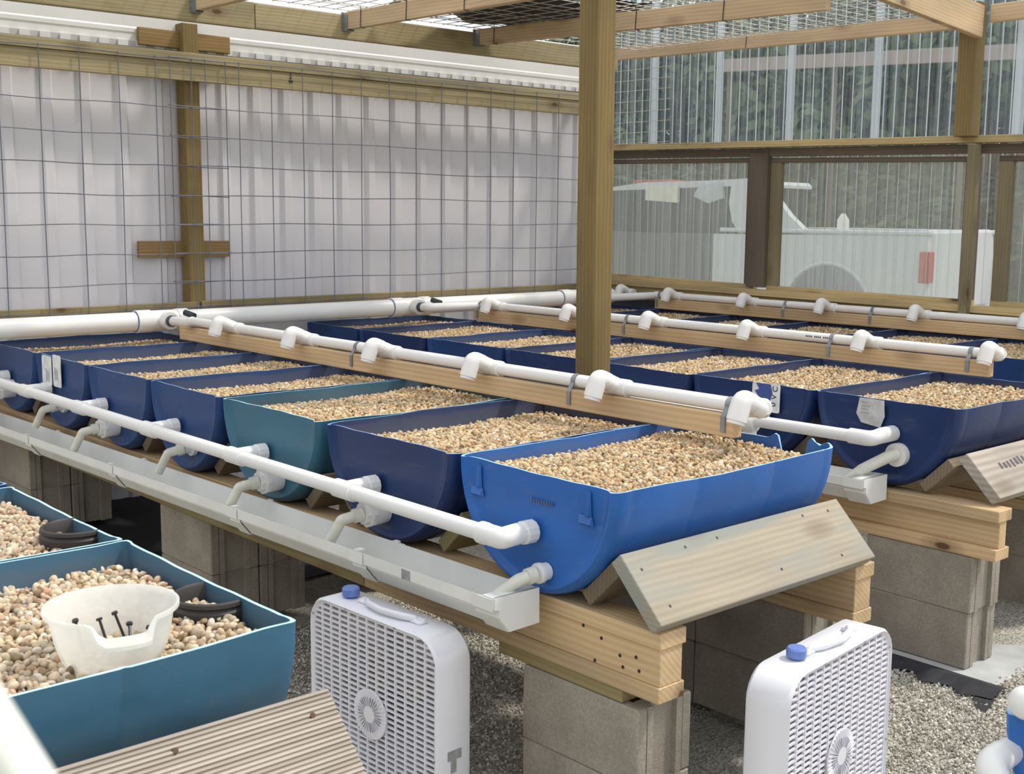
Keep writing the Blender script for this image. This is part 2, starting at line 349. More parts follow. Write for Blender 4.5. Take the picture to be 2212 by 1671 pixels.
# corner return between back wall and right wall
mb = MB(); mb.box(-.20, -.12, 4.04, 4.10, -.9, 1.73); mb.box(-.45, -.13, 4.06, 4.10, -.9, 1.72)
build(mb, 'trim_3', M['fascia'], kind='structure')

# ledger boards, base board, posts and blocks on the back wall
for (a, b, z, h, lab) in ((-1.2, 4.0, 1.388, .048, 'narrow greenish upper ledger board along the white back wall'), (-1.2, 4.0, 1.318, .088, 'wide greenish lower ledger board on the back wall with wire over it')):
    board('ledger_board', (-.028 if h < .06 else -.031, a, z), (-.028 if h < .06 else -.031, b, z-.01), (0, 0, 1), .048 if h < .06 else .04, h, 'beamwood', label=lab, cat='board')
board('base_board', (-.03, -1.2, .118), (-.03, 1.06, .120), (0, 0, 1), .04, .05, 'treated', label='left greenish board at the foot of the white back wall, behind the big pipe', cat='board')
board('base_board', (-.03, 1.075, .122), (-.03, 4.0, .126), (0, 0, 1), .04, .05, 'treated', label='right greenish board at the foot of the white back wall, behind the big pipe', cat='board')
mb = MB(); mb.bbox(-.95, 1.0, -.045, .045, -.045, .045, .003)
Mw, L = boardM((-.097, 1.080, -.85), (-.097, 1.070, 1.56), (1, 0, 0))
obj('wall_post', MB().bbox(-L/2, L/2, -.043, .043, -.045, .045, .003).mesh('wall_post', M['post']), None, Mw, 'brown wooden post standing against the white back wall behind the wire grid', 'post')
for (ya, yb, z, lab) in ((.812, 1.318, 1.479, 'short brown wood block nailed across the wall post near its top'), (.786, 1.302, .418, 'short brown wood block nailed across the wall post low down')):
    board('cross_block', (-.128+.022*(z > 1), ya, z), (-.128+.022*(z > 1), yb, z-.003), (0, 0, 1), .026, .085, 'block', label=lab, cat='block')
t = thing('grade_stamp', (-.009, 1.632, 1.355), 'dark printed tag stapled on the ledger board right of the wall post', 'tag', local=True)
mb = MB(); mb.box(-.0015, .0015, -.011, .011, .028, .05); build(mb, 'stamp_mark', M['ink'], t)
mb = MB(); mb.box(-.0015, .0015, -.011, .011, -.05, -.038); build(mb, 'stamp_mark', M['ink'], t)
mb = MB()
for k in range(5): mb.box(-.0015, .0015, -.006+.003*(k % 2), .006-.002*(k % 3), -.03+.011*k, -.024+.011*k)
build(mb, 'stamp_print', M['ink'], t)

# wire grid panels on the back wall
def wirepanel(y0, ny, label, zoff=0, x=.004, dy=.1925):
    t = thing('wire_fence', (x, y0, 0), label, 'wire panel', 'wire grid panels on the back wall')
    zs = [1.381]+[1.279+.0-.1475*k for k in range(9)]
    zs = [1.375, 1.134, .986, .839, .690, .544, .397, .250, .118]
    for z in zs:
        mb = MB(); n = 14; mb.sweep([(x+.002*math.sin(k), y0-.01+(ny*dy+.02)*k/n, z+zoff+.004*math.sin(k*1.3+z*7)) for k in range(n+1)], .0026, 6); build(mb, 'horizontal_wire', M['wire'], t, smooth=True)
    for i in range(ny+1):
        mb = MB(); mb.sweep([(x+.005, y0+i*dy, .07), (x+.005+.002*math.sin(i), y0+i*dy+.004*math.sin(i*2), .7), (x+.005, y0+i*dy, 1.38)], .0026, 6); build(mb, 'vertical_wire', M['wire'], t, smooth=True)
wirepanel(.075-.1925*4, 10, 'left galvanised wire grid panel on the white back wall, overlapping the wall post')
wirepanel(.917, 16, 'right galvanised wire grid panel on the white back wall, between wall post and thick post', .003, .014)

# roof: beams, rafters, mesh
board('roof_beam', (.28, -1.4, 1.572), (.28, 1.24, 1.578), (0, 0, 1), .04, .125, 'beamwood', label='left length of the roof beam above the white fascia, over the wall post', cat='beam')
board('roof_beam', (.28, 1.245, 1.578), (.28, 3.86, 1.584), (0, 0, 1), .04, .122, 'beamwood', label='right length of the roof beam above the white fascia, reaching the corner', cat='beam')
mb0 = None
def rafter(y, z0, z1, x1, label, ties, h=.088, xs=.30):
    t = thing('rafter', (xs, y, z0), label, 'rafter', 'roof rafters')
    board('beam', (xs, y, z0), (x1, y, z1), (0, 0, 1), .038, h, 'rafter', t)
    if xs > .2: mb = MB(); mb.box(.298, .304, -.03+y, .03+y, z0-.05, z0+.045)
    if xs > .2: mb.box(.30, .345, y-.0225, y-.0195, z0-.05, z0+.03); mb.box(.30, .345, y+.0195, y+.0225, z0-.05, z0+.03); mb.box(.30, .345, y-.0225, y+.0225, z0-.052, z0-.049)
    if xs > .2: build(mb, 'joist_hanger', M['galv'], t)
    for x in ties:
        z = z0+(z1-z0)*(x-.3)/(x1-.3); mb = MB()
        mb.sweep([(x, y-.022, z+h/2+.02), (x+.006, y-.0215, z+h/2), (x, y-.022, z-h/2), (x+.012, y, z-h/2-.006)], .0022, 6); build(mb, 'wire_tie', M['black'], t)
rafter(.918, 1.605, 1.60, 2.52, 'leftmost roof rafter, meeting the beam above the wall post', [])
rafter(1.784, 1.607, 1.585, 2.52, 'second roof rafter from the left, above the black shade cloth', [.46, .85, 1.3])
rafter(2.683, 1.614, 1.545, 2.66, 'third roof rafter from the left, crossing behind the thick post', [.47, 1.55, 2.1])
rafter(4.10, 1.672, 1.622, 2.54, 'rightmost roof rafter, beside the clear corrugated wall', [1.14], .078, xs=-.12)
rafter(.05, 1.60, 1.60, 2.52, 'roof rafter nearest the foreground, above the frame edge', [])
Mw, L = boardM((2.80, 1.5, 1.745), (2.60, 4.12, 1.612), (0, 0, 1))
obj('cross_beam', MB().bbox(-L/2, L/2, -.019, .019, -.08, .08, .002).mesh('cross_beam', M['rafter']), None, Mw, 'wide pale roof beam sloping down to the corner post at upper right', 'beam')
board('roof_beam', (2.62, 4.20, 1.66), (4.2, 4.20, 1.66), (0, 0, 1), .038, .09, 'rafter', label='short pale board running right from the top of the corner post', cat='beam')
# corner post
t = thing('corner_post', (2.53, 4.17, -.88), 'tall wooden post in the clear wall at right, under the sloping beam', 'post')
board('post_upper', (2.535, 4.17, 1.04), (2.535, 4.17, 1.72), (0, 1, 0), .10, .09, 'post', t)
board('post_lower', (2.575, 4.19, -.86), (2.575, 4.19, 1.0), (0, 1, 0), .045, .06, 'jamb', t)
# main post
Mw, L = boardM((2.775, 1.16, -.87), (2.765, 1.15, 2.4), (0, 1, 0))
obj('main_post', MB().bbox(-L/2, L/2, -.0455, .0455, -.0455, .0455, .003).mesh('main_post', M['post']), None, Mw, 'thick brown wooden post standing in the middle between front and middle rows', 'post')
# roof wire mesh
t = thing('roof_mesh', (.3, .1, 1.67), 'wire mesh panel lying over the roof rafters', 'wire mesh')
mb = MB(); mc = MB()
for k in range(46): yy = -.1+k*.0915; mb.sweep([(.26, yy, 1.668), (1.4, yy, 1.660+.01*math.sin(k)), (2.6, yy, 1.655)], .0022, 4)
for k in range(24): xx = .3+k*.1; mc.sweep([(xx, -.1, 1.672), (xx, 2, 1.664+.008*math.sin(k*2)), (xx, 4.1, 1.672)], .0022, 4)
build(mb, 'long_wires', M['wiretop'], t, kind='stuff'); build(mc, 'cross_wires', M['wiretop'], t, kind='stuff')
# shade cloth lying above the mesh
mb = MB(); nx, ny = 14, 10
def tz(i, j): return 1.71+.02*math.sin(i*1.1+j*.7)+.012*math.sin(j*2.1)
X = lambda i: .34+.92*i/(nx-1); Y = lambda j: 2.02+1.05*j/(ny-1)
mb.add([(X(i)+.05*math.sin(j*.9), Y(j), tz(i, j)) for i in range(nx) for j in range(ny)]+[(X(i)+.05*math.sin(j*.9), Y(j), tz(i, j)+.004) for i in range(nx) for j in range(ny)],
       [(i*ny+j, (i+1)*ny+j, (i+1)*ny+j+1, i*ny+j+1) for i in range(nx-1) for j in range(ny-1)]+[(nx*ny+i*ny+j, nx*ny+i*ny+j+1, nx*ny+(i+1)*ny+j+1, nx*ny+(i+1)*ny+j) for i in range(nx-1) for j in range(ny-1)])
build(mb, 'shade_cloth', M['tarp'], smooth=True, label='black shade cloth bunched on top of the roof mesh left of the thick post', cat='shade cloth')
# small coil of mesh right of the main post top
mb = MB()
for k in range(14): mb.sweep([(.80+.14*math.cos(a), 3.05+k*.03, 1.83+.14*math.sin(a)) for a in np.linspace(0, 2*PI, 17)], .002, 4)
for k in range(18): a = 2*PI*k/18; mb.tube((.80+.14*math.cos(a), 3.03, 1.83+.14*math.sin(a)), (.80+.14*math.cos(a), 3.46, 1.83+.14*math.sin(a)), .002, 4)
build(mb, 'mesh_roll', M['wire'], label='rolled coil of wire mesh on the roof, right of the thick post', cat='wire roll')

# ------------------------------------------------------------------ right wall
YW = 4.30
def polysheet(name, x0, x1, z0a, z1a, yb, mat, parent=None, pitch=.0685, amp=.009, **k):
    mb = MB(); x = x0; pr = []
    while x < x1-1e-6:
        pr += [(x, 0), (x+pitch*.62, 0), (x+pitch*.74, amp), (x+pitch*.88, amp)]; x += pitch
    pr = [q for q in pr if q[0] < x1]+[(x1, 0)]
    vs = [];
    for a, b in pr: vs += [(a, yb-b, z0a), (a, yb-b, z1a)]
    mb.add(vs, [(2*i, 2*i+2, 2*i+3, 2*i+1) for i in range(len(pr)-1)])
    return obj(name, mb.mesh(name, mat), parent, **k)
wr = polysheet('wall_right', -.45, 4.4, .99, 2.15, YW+.05, M['poly'], kind='structure')
for k, xx in enumerate((-.43, .17, .72, 1.27, 1.86, 2.45, 2.70, 3.3)):
    mb = MB(); mb.box(xx, xx+.050, YW+.030, YW+.032, 1.0, 2.15); build(mb, 'sheet_lap', M['polylapglint'], wr)
    mb = MB(); mb.sweep([(xx+.052, YW+.030, 1.0), (xx+.052, YW+.030, 2.15)], .0042, 6); build(mb, 'lap_edge', M['polylapglint'], wr)
mb = MB(); x = -.45
while x < 4.3: mb.box(x+.052, x+.058, YW+.036, YW+.038, 1.0, 2.15); x += .0685
build(mb, 'rib_glint', M['polylapglint'], wr, kind='stuff')  # reflections on the ribs, drawn as thin pale strips
wl = polysheet('wall_right_lower', -.45, 4.4, -.9, 1.0, YW+.13, M['polylow'], kind='structure')
mb = MB(); x = -.45
while x < 4.3: mb.box(x+.054, x+.0565, YW+.118, YW+.120, -.9, 1.0); x += .0685
build(mb, 'rib_glint', M['polylapglint'], wl, kind='stuff')  # pale strips standing for the lower sheet's rib reflections
# wire grid behind upper sheet at left
mb = MB()
for k in range(8): mb.tube((-.4, YW+.015, 1.1+.07*k), (.35, YW+.015, 1.1+.07*k), .0018, 4)
build(mb, 'wire_remnant', M['wiretop'], label='piece of fine wire grid on the clear wall just right of the thick post', cat='wire mesh')
board('top_rail', (-.45, YW-.05, 1.075), (3.6, YW-.05, 1.013), (0, 0, 1), .09, .038, 'sill', label='pale top rail running above the row of old windows', cat='rail')
board('header_board', (-.45, YW-.02, 1.028), (3.6, YW-.02, .964), (0, 0, 1), .04, .050, 'frame', label='dark header board just under the pale top rail', cat='board')
def window(n, x0, x1, zt0, zt1, zb0, zb1):
    t = obj('window_%d' % n, None, None, T((x0+x1)/2, YW, zb0), kind='structure'); WORLD.add(t.name)
    def z(zz0, zz1, x): return zz0+(zz1-zz0)*(x-x0)/(x1-x0)
    fw = .075
    board('top_frame', (x0-fw, YW, z(zt0, zt1, x0-fw)+.014), (x1+fw, YW, z(zt0, zt1, x1+fw)+.014), (0, 0, 1), .045, .028, 'frame', t)
    board('bottom_frame', (x0-fw, YW, zb0-.014), (x1+fw, YW, zb1-.014), (0, 0, 1), .045, .03, 'sill', t)
    board('side_frame', (x0-fw/2, YW, zb0), (x0-fw/2, YW, zt0+.02), (0, 1, 0), fw, .04, 'jamb', t)
    board('side_frame', (x1+fw/2, YW, zb1), (x1+fw/2, YW, zt1+.02), (0, 1, 0), fw, .04, 'frame', t)
    mb = MB(); mb.box(x0, x1, YW+.012, YW+.016, min(zb0, zb1)-.01, max(zt0, zt1)+.02); build(mb, 'pane', M['polypane'], t)
M['polypane'] = poly('dusty_window_pane', .05, .16, (.66, .66, .62))
window(1, -.30, 1.035, .965, .945, .205, .186)
window(2, 1.285, 2.485, .938, .915, .186, .176)
window(3, 2.745, 3.9, .912, .89, .178, .17)
board('mullion', (1.142, YW-.03, .175), (1.142, YW-.03, 1.0), (0, 1, 0), .135, .045, 'frame', label='dark wooden mullion between the two wide windows', cat='board')
board('sill_board', (-.45, YW-.06, .155), (3.7, YW-.06, .125), (0, 0, 1), .07, .038, 'sill', label='pale wooden sill board running under the windows', cat='board')
board('sill_board', (-.45, YW-.035, .105), (3.7, YW-.035, .078), (0, 0, 1), .04, .05, 'sill', label='knotty pine board fixed under the window sill', cat='board')
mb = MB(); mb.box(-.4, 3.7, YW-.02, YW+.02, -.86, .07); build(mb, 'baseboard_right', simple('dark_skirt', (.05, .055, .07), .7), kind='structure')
board('rear_board', (.3, 4.235, .062), (3.6, 4.235, .055), (0, 0, 1), .03, .05, 'redwood', label='reddish board behind the back supply pipe, below the windows', cat='board')

# ------------------------------------------------------------------ half barrels with gravel
def hash1(s): return random.Random(s)
def barrel_mesh(name, wd, L, seed, mats, special=False, amp=.003, depth=.298, tight=False):
    rr = hash1(seed); ph = [rr.uniform(0, 6.28) for _ in range(8)]
    hw = wd/2-.003
    sl = [(0.010, k/(22 if special else 9)*.80) for k in range(23 if special else 10)]+[(.009, .86), (.004, .895), (-.002, .915), (-.003, .945), (.003, .965), (.012, .985), (.030, .999), (.044, 1.)]
    if tight: sl = [(.004, k/9*.88) for k in range(10)]+[(.0, .93), (.0, .975), (.003, .99), (.010, .999), (.030, 1.)]
    body = [(.052, .994 if not tight else 1.), (.060, 1.0), (.16, 1.004), (.27, 1.004), (.279, .995), (.288, 1.004), (.36, 1.006), (L/2, 1.007)]
    prof = sl+body; prof = prof+[(L-y, s) for y, s in reversed(prof[:-1])]
    NT = 28; t = .006
    def h(x, y):
        v = amp*(math.sin(9*y+ph[0])+.6*math.sin(21*y+ph[1]+x*4)+.7*math.sin(13*x+ph[2])+.4*math.sin(47*(x+y)+ph[3]))*.6
        if special and y > L-.06:
            def g(c, w_, a): return a*math.exp(-((x-c)/w_)**2)
            if .105 < x < .200: v -= .075*min(1, (x-.105)/.02, (.200-x)/.02)
            v += g(.092, .016, .015)+g(.212, .012, .018)+g(.255, .010, .010)
        return v
    def grid(off):
        vs = []
        for y, s in prof:
            yy = min(max(y, off), L-off) if off else y
            if off: yy = off+(y)*(L-2*off)/L
            for k in range(NT+1):
                th = PI*k/NT; x = -math.cos(th)*s*(hw-off); z = -math.sin(th)*s*(depth-off)
                if off and s < .85: pass
                f = max(0, 1+z/.09)
                bow = .006*math.sin(PI*y/L)*(1 if abs(x) > .1 else 0)*f
                vs.append((x+math.copysign(bow, x), yy, z+h(x, y)*f))
        return vs
    mb = MB(); P_ = len(prof); W_ = NT+1; o_ = grid(0); i_ = grid(t)
    f1 = [(a*W_+k, (a+1)*W_+k, (a+1)*W_+k+1, a*W_+k+1) for a in range(P_-1) for k in range(NT)]
    mb.mi = 0; mb.add(o_, f1); N = len(o_); mb.mi = 2; mb.add(i_, [tuple(reversed(f)) for f in f1])
    mb.mi = 1
    rim = []
    for a in range(P_-1):
        for k in (0, NT): rim.append((a*W_+k, (a+1)*W_+k, N+(a+1)*W_+k, N+a*W_+k))
    mb.f += rim; mb.m += [1]*len(rim)
    me = bpy.data.meshes.new(name); me.from_pydata(mb.v, [], mb.f)
    for q in mats: me.materials.append(q)
    me.polygons.foreach_set('material_index', mb.m)
    bm = bmesh.new(); bm.from_mesh(me); bmesh.ops.remove_doubles(bm, verts=bm.verts, dist=1e-5); bmesh.ops.recalc_face_normals(bm, faces=bm.faces); bm.to_mesh(me); bm.free()
    me.polygons.foreach_set('use_smooth', [True]*len(me.polygons)); me.set_sharp_from_angle(angle=R(45))
    return me
def ico(sub):
    bm = bmesh.new(); bmesh.ops.create_icosphere(bm, subdivisions=sub, radius=1); bm.verts.ensure_lookup_table()
    v = np.array([q.co[:] for q in bm.verts]); f = np.array([[q.index for q in ff.verts] for ff in bm.faces]); bm.free(); return v, f
ICO = {1: ico(1), 2: ico(2)}
OCT = (np.array([(1, 0, 0), (-1, 0, 0), (0, 1, 0), (0, -1, 0), (0, 0, 1), (0, 0, -1)], float), np.array([(0, 2, 4), (2, 1, 4), (1, 3, 4), (3, 0, 4), (2, 0, 5), (1, 2, 5), (3, 1, 5), (0, 3, 5)]))
def scatter(name, P, size, base, mat, flat=(.75, 1.), smooth=True, extra=None, angular=0.):
    V, Fc = base; N = len(P); nv = len(V)
    q = rng.normal(size=(N, 4)); q /= np.linalg.norm(q, axis=1)[:, None]; a, b, c, d = q.T
    Rm = np.stack([1-2*(c*c+d*d), 2*(b*c-a*d), 2*(b*d+a*c), 2*(b*c+a*d), 1-2*(b*b+d*d), 2*(c*d-a*b), 2*(b*d-a*c), 2*(c*d+a*b), 1-2*(b*b+c*c)], 1).reshape(N, 3, 3)
    sc = np.stack([rng.uniform(.85, 1.35, N), rng.uniform(.8, 1.05, N), rng.uniform(.5, .8, N)], 1)*size[:, None]
    vv = V[None]*sc[:, None, :]
    if angular: vv = vv*(1+rng.uniform(-angular, angular, (N, nv, 1)))
    vv = np.einsum('nij,nkj->nki', Rm, vv)+P[:, None, :]
    ff = (Fc[None]+(np.arange(N)*nv)[:, None, None]).reshape(-1, 3); vv = vv.reshape(-1, 3)
    tint = np.repeat(rng.uniform(0, 1, N), nv)
    if extra is not None:
        ev, ef = extra; ff2 = ef+len(vv); vv = np.vstack([vv, ev]); tint = np.concatenate([tint, np.full(len(ev), .3)])
        allf = np.concatenate([ff, ff2])
    else: allf = ff
    me = bpy.data.meshes.new(name); me.vertices.add(len(vv)); me.vertices.foreach_set('co', vv.ravel().astype(np.float32))
    nl = allf.size; me.loops.add(nl); me.loops.foreach_set('vertex_index', allf.ravel().astype(np.int32))
    me.polygons.add(len(allf)); me.polygons.foreach_set('loop_start', np.arange(0, nl, 3, dtype=np.int32)); me.polygons.foreach_set('loop_total', np.full(len(allf), 3, np.int32))
    me.polygons.foreach_set('use_smooth', np.full(len(allf), smooth)); me.update(calc_edges=True); me.validate()
    at = me.attributes.new('tint', 'FLOAT', 'POINT'); at.data.foreach_set('value', tint.astype(np.float32)); me.materials.append(mat); return me
def gravel_mesh(name, wd, L, sub, sp, smin, smax, mat, z0=-.045, slope=0.):
    hw = wd/2*.972-.018; nx = int(2*hw/sp); ny = int((L-.03)/sp); pts = []
    gx, gy = np.meshgrid(np.linspace(-hw, hw, nx), np.linspace(.030, L-.030, ny)); gx = gx.ravel(); gy = gy.ravel()
    out = []
    for lay, dz in ((0, 0.), (1, -.007)):
        x = gx+rng.uniform(-.5, .5, len(gx))*sp; y = gy+rng.uniform(-.5, .5, len(gx))*sp
        z = z0+dz+.006*np.sin(7*x+1)+.006*np.sin(6*y+2)+slope*(y/L-.5)+rng.uniform(-.004, .004, len(gx))
        out.append(np.stack([x, y, z], 1))
    P = np.vstack(out)
    rc = .05; dx = np.maximum(np.abs(P[:, 0])-(hw-rc), 0); dy = np.maximum(np.maximum(.027+rc-P[:, 1], P[:, 1]-(L-.027-rc)), 0)
    P = P[(dx*dx+dy*dy) < rc*rc]
    size = rng.uniform(smin, smax, len(P))
    # bed surface beneath
    ev = []; ef = []; n1, n2 = 8, 12
    for i in range(n1):
        for j in range(n2):
            x = -hw+2*hw*i/(n1-1); y = .025+(L-.05)*j/(n2-1); ev.append((x, y, z0-.012+.006*math.sin(7*x+1)+.006*math.sin(6*y+2)+slope*(y/L-.5)))
    for i in range(n1-1):
        for j in range(n2-1): a = i*n2+j; ef += [(a, a+n2, a+n2+1), (a, a+n2+1, a+1)]
    return scatter(name, P, size, ICO[sub], mat, extra=(np.array(ev), np.array(ef)), angular=.16 if sub == 1 else .07)
G_near = gravel_mesh('gravel_bed', .59, .86, 2, .0120, .0052, .0088, M['pebble'])
G_near0 = gravel_mesh('gravel_bed', .60, .90, 2, .0125, .0052, .0090, M['pebblepink'], z0=-.038)
G_mid = gravel_mesh('gravel_bed', .59, .86, 1, .0122, .0054, .0090, M['pebble'])
G_far = gravel_mesh('gravel_bed', .565, .84, 1, .0130, .0058, .0096, M['pebble'])
rowsdef = {
 1: dict(y=0., L=.86, e=[3.995, 3.42, 2.785, 2.16, 1.633, 1.073, .516, -.06], c=['bright', 'navy', 'teal', 'mid', 'mid', 'mid', 'mid'], name='front row'),
 2: dict(y=1.73, L=.845, e=[3.885, 3.32, 2.75, 2.20, 1.63, 1.045, .455, -.05], c=['navy', 'navy', 'navy', 'navy', 'mid', 'navy', 'mid'], name='middle row'),
 3: dict(y=3.30, L=.86, e=[3.38, 2.80, 2.22, 1.64, 1.06, .48, -.10], c=['mid', 'navy', 'navy', 'navy', 'navy', 'navy'], name='back row')}
ordn = ['at the right-hand end', 'second from the right-hand end', 'third from the right-hand end', 'fourth from the right-hand end', 'fifth from the right-hand end', 'sixth from the right-hand end', 'at the left-hand end']
cname = dict(bright='bright blue', navy='dark navy', teal='teal green', mid='dark blue', tealblue='pale teal blue')
barrels = {}
for rn, rd in rowsdef.items():
    for i, cc in enumerate(rd['c']):
        e1, e0 = rd['e'][i], rd['e'][i+1]; wd = min(e1-e0, .60)-.004; cx = (e0+e1)/2
        if rn == 1 and i == 1: wd = .605
        if rn == 1 and i == 2: wd = .60
        t = thing('half_barrel', (cx, rd['y'], 0), '%s half barrel, %s of the %s' % (cname[cc], ordn[i], rd['name']), 'half barrel', 'half barrels in the %s' % rd['name'], local=True)
        me = barrel_mesh('barrel_shell', wd, rd['L'], rn*100+i, PL[cc], special=(rn == 1 and i == 0)); me.name = 'barrel_shell'
        obj('shell', me, t); barrels[(rn, i)] = (t, cx, wd)
        gm = G_near if (rn == 1 and i < 3) else (G_mid if rn == 1 else G_far)
        gw = .59 if gm is not G_far else .565
        zz = {(1, 0): .012, (1, 1): -.004, (1, 2): .004, (1, 3): 0, (1, 4): -.005}.get((rn, i), -.004 if rn == 1 else .010)
        Mw = T(cx, rd['y'], zz) @ Matrix.Diagonal((wd/gw, rd['L']/(.86 if gm is not G_far else .84), 1, 1))
        if (i+rn) % 2: Mw = T(cx, rd['y']+rd['L'], zz) @ Matrix.Rotation(PI, 4, 'Z') @ Matrix.Diagonal((wd/gw, rd['L']/(.86 if gm is not G_far else .84), 1, 1))
        obj('gravel', gm, None, Mw, 'tan pea gravel inside the %s half barrel %s of the %s' % (cname[cc], ordn[i], rd['name']), 'gravel', 'gravel beds', 'stuff')
# foreground row (long axis ends at y=-1)
for i, (e1, e0) in enumerate(((4.268, 3.655), (3.648, 3.045), (3.035, 2.43))):
    cc = 'tealblue' if i < 2 else 'mid'; cx = (e1+e0)/2; Lb = .90
    nm = ['nearest the camera, with the tub', 'just behind the one with the tub', 'cut off by the left edge'][i]
    t = thing('half_barrel', (cx, -1-Lb, 0), '%s half barrel in the foreground, %s' % (cname[cc], nm), 'half barrel', 'half barrels in the foreground row', local=True)
    obj('shell', barrel_mesh('barrel_shell', e1-e0, Lb, 900+i, PL[cc], amp=.0028, tight=True), t); barrels[(0, i)] = (t, cx, e1-e0)
    obj('gravel', G_near0, None, T(cx, -1-Lb, 0) @ Matrix.Diagonal(((e1-e0)/.60, 1, 1, 1)) if i % 2 == 0 else T(cx, -1, 0) @ Matrix.Rotation(PI, 4, 'Z') @ Matrix.Diagonal(((e1-e0)/.60, 1, 1, 1)),
        'pinkish pea gravel in the foreground half barrel %s' % nm, 'gravel', 'gravel beds', 'stuff')
# barrel at the lower right corner
RX, RY, RZ = 5.205, -.045, -.195
t = thing('half_barrel', (RX, RY, RZ), 'bright blue half barrel cut off at the lower right corner', 'half barrel', local=True)
obj('shell', barrel_mesh('barrel_shell', .58, .86, 555, PL['bright']), t)
obj('gravel', G_mid, None, T(RX, RY, RZ), 'tan pea gravel in the blue half barrel at the lower right corner', 'gravel', 'gravel beds', 'stuff')

# moulded lugs on the bright blue barrel end
t0 = barrels[(1, 0)][0]; cx0 = barrels[(1, 0)][1]
lug = MB()
lug.add([(-.008, .004, .03), (.008, .004, .03), (.012, .004, -.030), (-.012, .004, -.030), (-.002, -.001, .03), (.004, -.001, .03), (.008, -.004, -.026), (-.004, -.004, -.026)], [(4, 5, 6, 7), (0, 1, 5, 4), (1, 2, 6, 5), (2, 3, 7, 6), (3, 0, 4, 7)])
lug.add([(-.030, .004, -.028), (.014, .004, -.028), (.020, .004, -.052), (-.026, .004, -.052), (-.022, -.006, -.046), (.014, -.006, -.046)], [(0, 1, 5, 4), (1, 2, 5), (3, 0, 4), (2, 3, 4, 5)])
lme = lug.mesh('moulded_lug', PL['bright'][0])
for dx in (-.205, .185): obj('moulded_lug', lme, t0, T(cx0+dx, .002, -.040))
# soiled print on the bright blue barrel
mb = MB()
for k in range(9): mb.box(-.04+.009*k, -.035+.009*k, -.0008, .0008, -.006+.001*(k % 3), .006-.001*(k % 2))
build(mb, 'printed_mark', simple('grey_print', (.06, .11, .22), .6), t0, T(cx0+.03, .006, -.065))

# ------------------------------------------------------------------ paper labels on barrels
def rounded(w_, h_, r_, n=4):
    pts = []
    for sx, sz, a0 in ((1, 1, 0), (-1, 1, 90), (-1, -1, 180), (1, -1, 270)):
        for k in range(n+1): a = R(a0+90*k/n); pts.append((sx*(w_/2-r_)+r_*math.cos(a), sz*(h_/2-r_)+r_*math.sin(a)))
    return pts
def slabxz(pts, y0, y1):
    mb = MB(); n_ = len(pts); mb.add([(x, y0, z) for x, z in pts]+[(x, y1, z) for x, z in pts], [tuple(range(n_)), tuple(range(2*n_-1, n_-1, -1))]+[(i, (i+1) % n_, n_+(i+1) % n_, n_+i) for i in range(n_)]); return mb
def glyph(txt, size, mat, parent, Mw, name='lettering'):
    c = bpy.data.curves.new('txt', 'FONT'); c.body = txt; c.size = size; c.align_x = 'CENTER'; c.align_y = 'CENTER'; c.extrude = .0004
    o = bpy.data.objects.new('txt', c); COL.objects.link(o); dg = bpy.context.evaluated_depsgraph_get(); me = bpy.data.meshes.new_from_object(o.evaluated_get(dg))
    bpy.data.objects.remove(o); me.materials.clear(); me.materials.append(mat); return obj(name, me, parent, Mw)
FACE = Matrix(((1, 0, 0, 0), (0, 0, -1, 0), (0, 1, 0, 0), (0, 0, 0, 1)))  # text plane -> xz facing -y
b5 = barrels[(1, 5)][0]
l = build(slabxz(rounded(.105, .125, .012), -.0018, .0), 'paper_label', M['paper'], b5, T(.655, -.002, -.062)); l['label'] = 'torn white paper label, left half'
l2 = build(slabxz(rounded(.085, .135, .012), -.0018, .0), 'paper_label', M['paper'], b5, T(.765, -.002, -.055)); l2['label'] = 'torn white paper label, right half'
for lab, x0, z0 in ((l, .665, -.085), (l2, .760, -.070)):
    mb = MB()
    for k in range(3): mb.box(-.004+.014*k-.014, .002+.014*k-.014, -.0028, -.0018, -.026+.004*(k % 2), .030-.006*k)
    build(mb, 'print_lines', M['tag'], lab, T(x0, -.002, z0))
b1 = barrels[(2, 1)][0]
l = build(slabxz(rounded(.125, .105, .008), -.002, 0), 'paper_label', M['paper'], b1, T(3.115, 1.728, -.048))
mb = slabxz([(-.045, .052), (-.03, .03), (-.05, .022), (-.035, .005), (-.028, -.012), (-.01, -.008), (.012, -.022), (.022, -.005), (.03, .02), (.02, .052)], -.0035, -.002)
build(mb, 'ink_blot', M['inkblue'], l, T(3.115, 1.728, -.048))
for k, ch in enumerate('CV0'):
    glyph(ch, .032, M['ink'], l, T(3.158-.004*k, 1.7245, -.012-.029*k) @ Matrix.Rotation(R(-90), 4, 'Y') @ FACE)
b0 = barrels[(2, 0)][0]
l = build(slabxz([(-.045, .045), (.05, .045), (.055, -.01), (.04, -.05), (-.035, -.04), (-.055, -.01), (-.05, .015)], -.002, 0), 'paper_label', simple('greyed_label', (.50, .50, .48), .6, var=.2, scale=30), b0, T(3.555, 1.728, -.045))
mb = MB()
for k in range(4): mb.box(-.035, -.01+.006*(k % 2), -.0032, -.002, .030-.012*k, .033-.012*k)
build(mb, 'print_lines', M['tag'], l, T(3.555, 1.728, -.045))

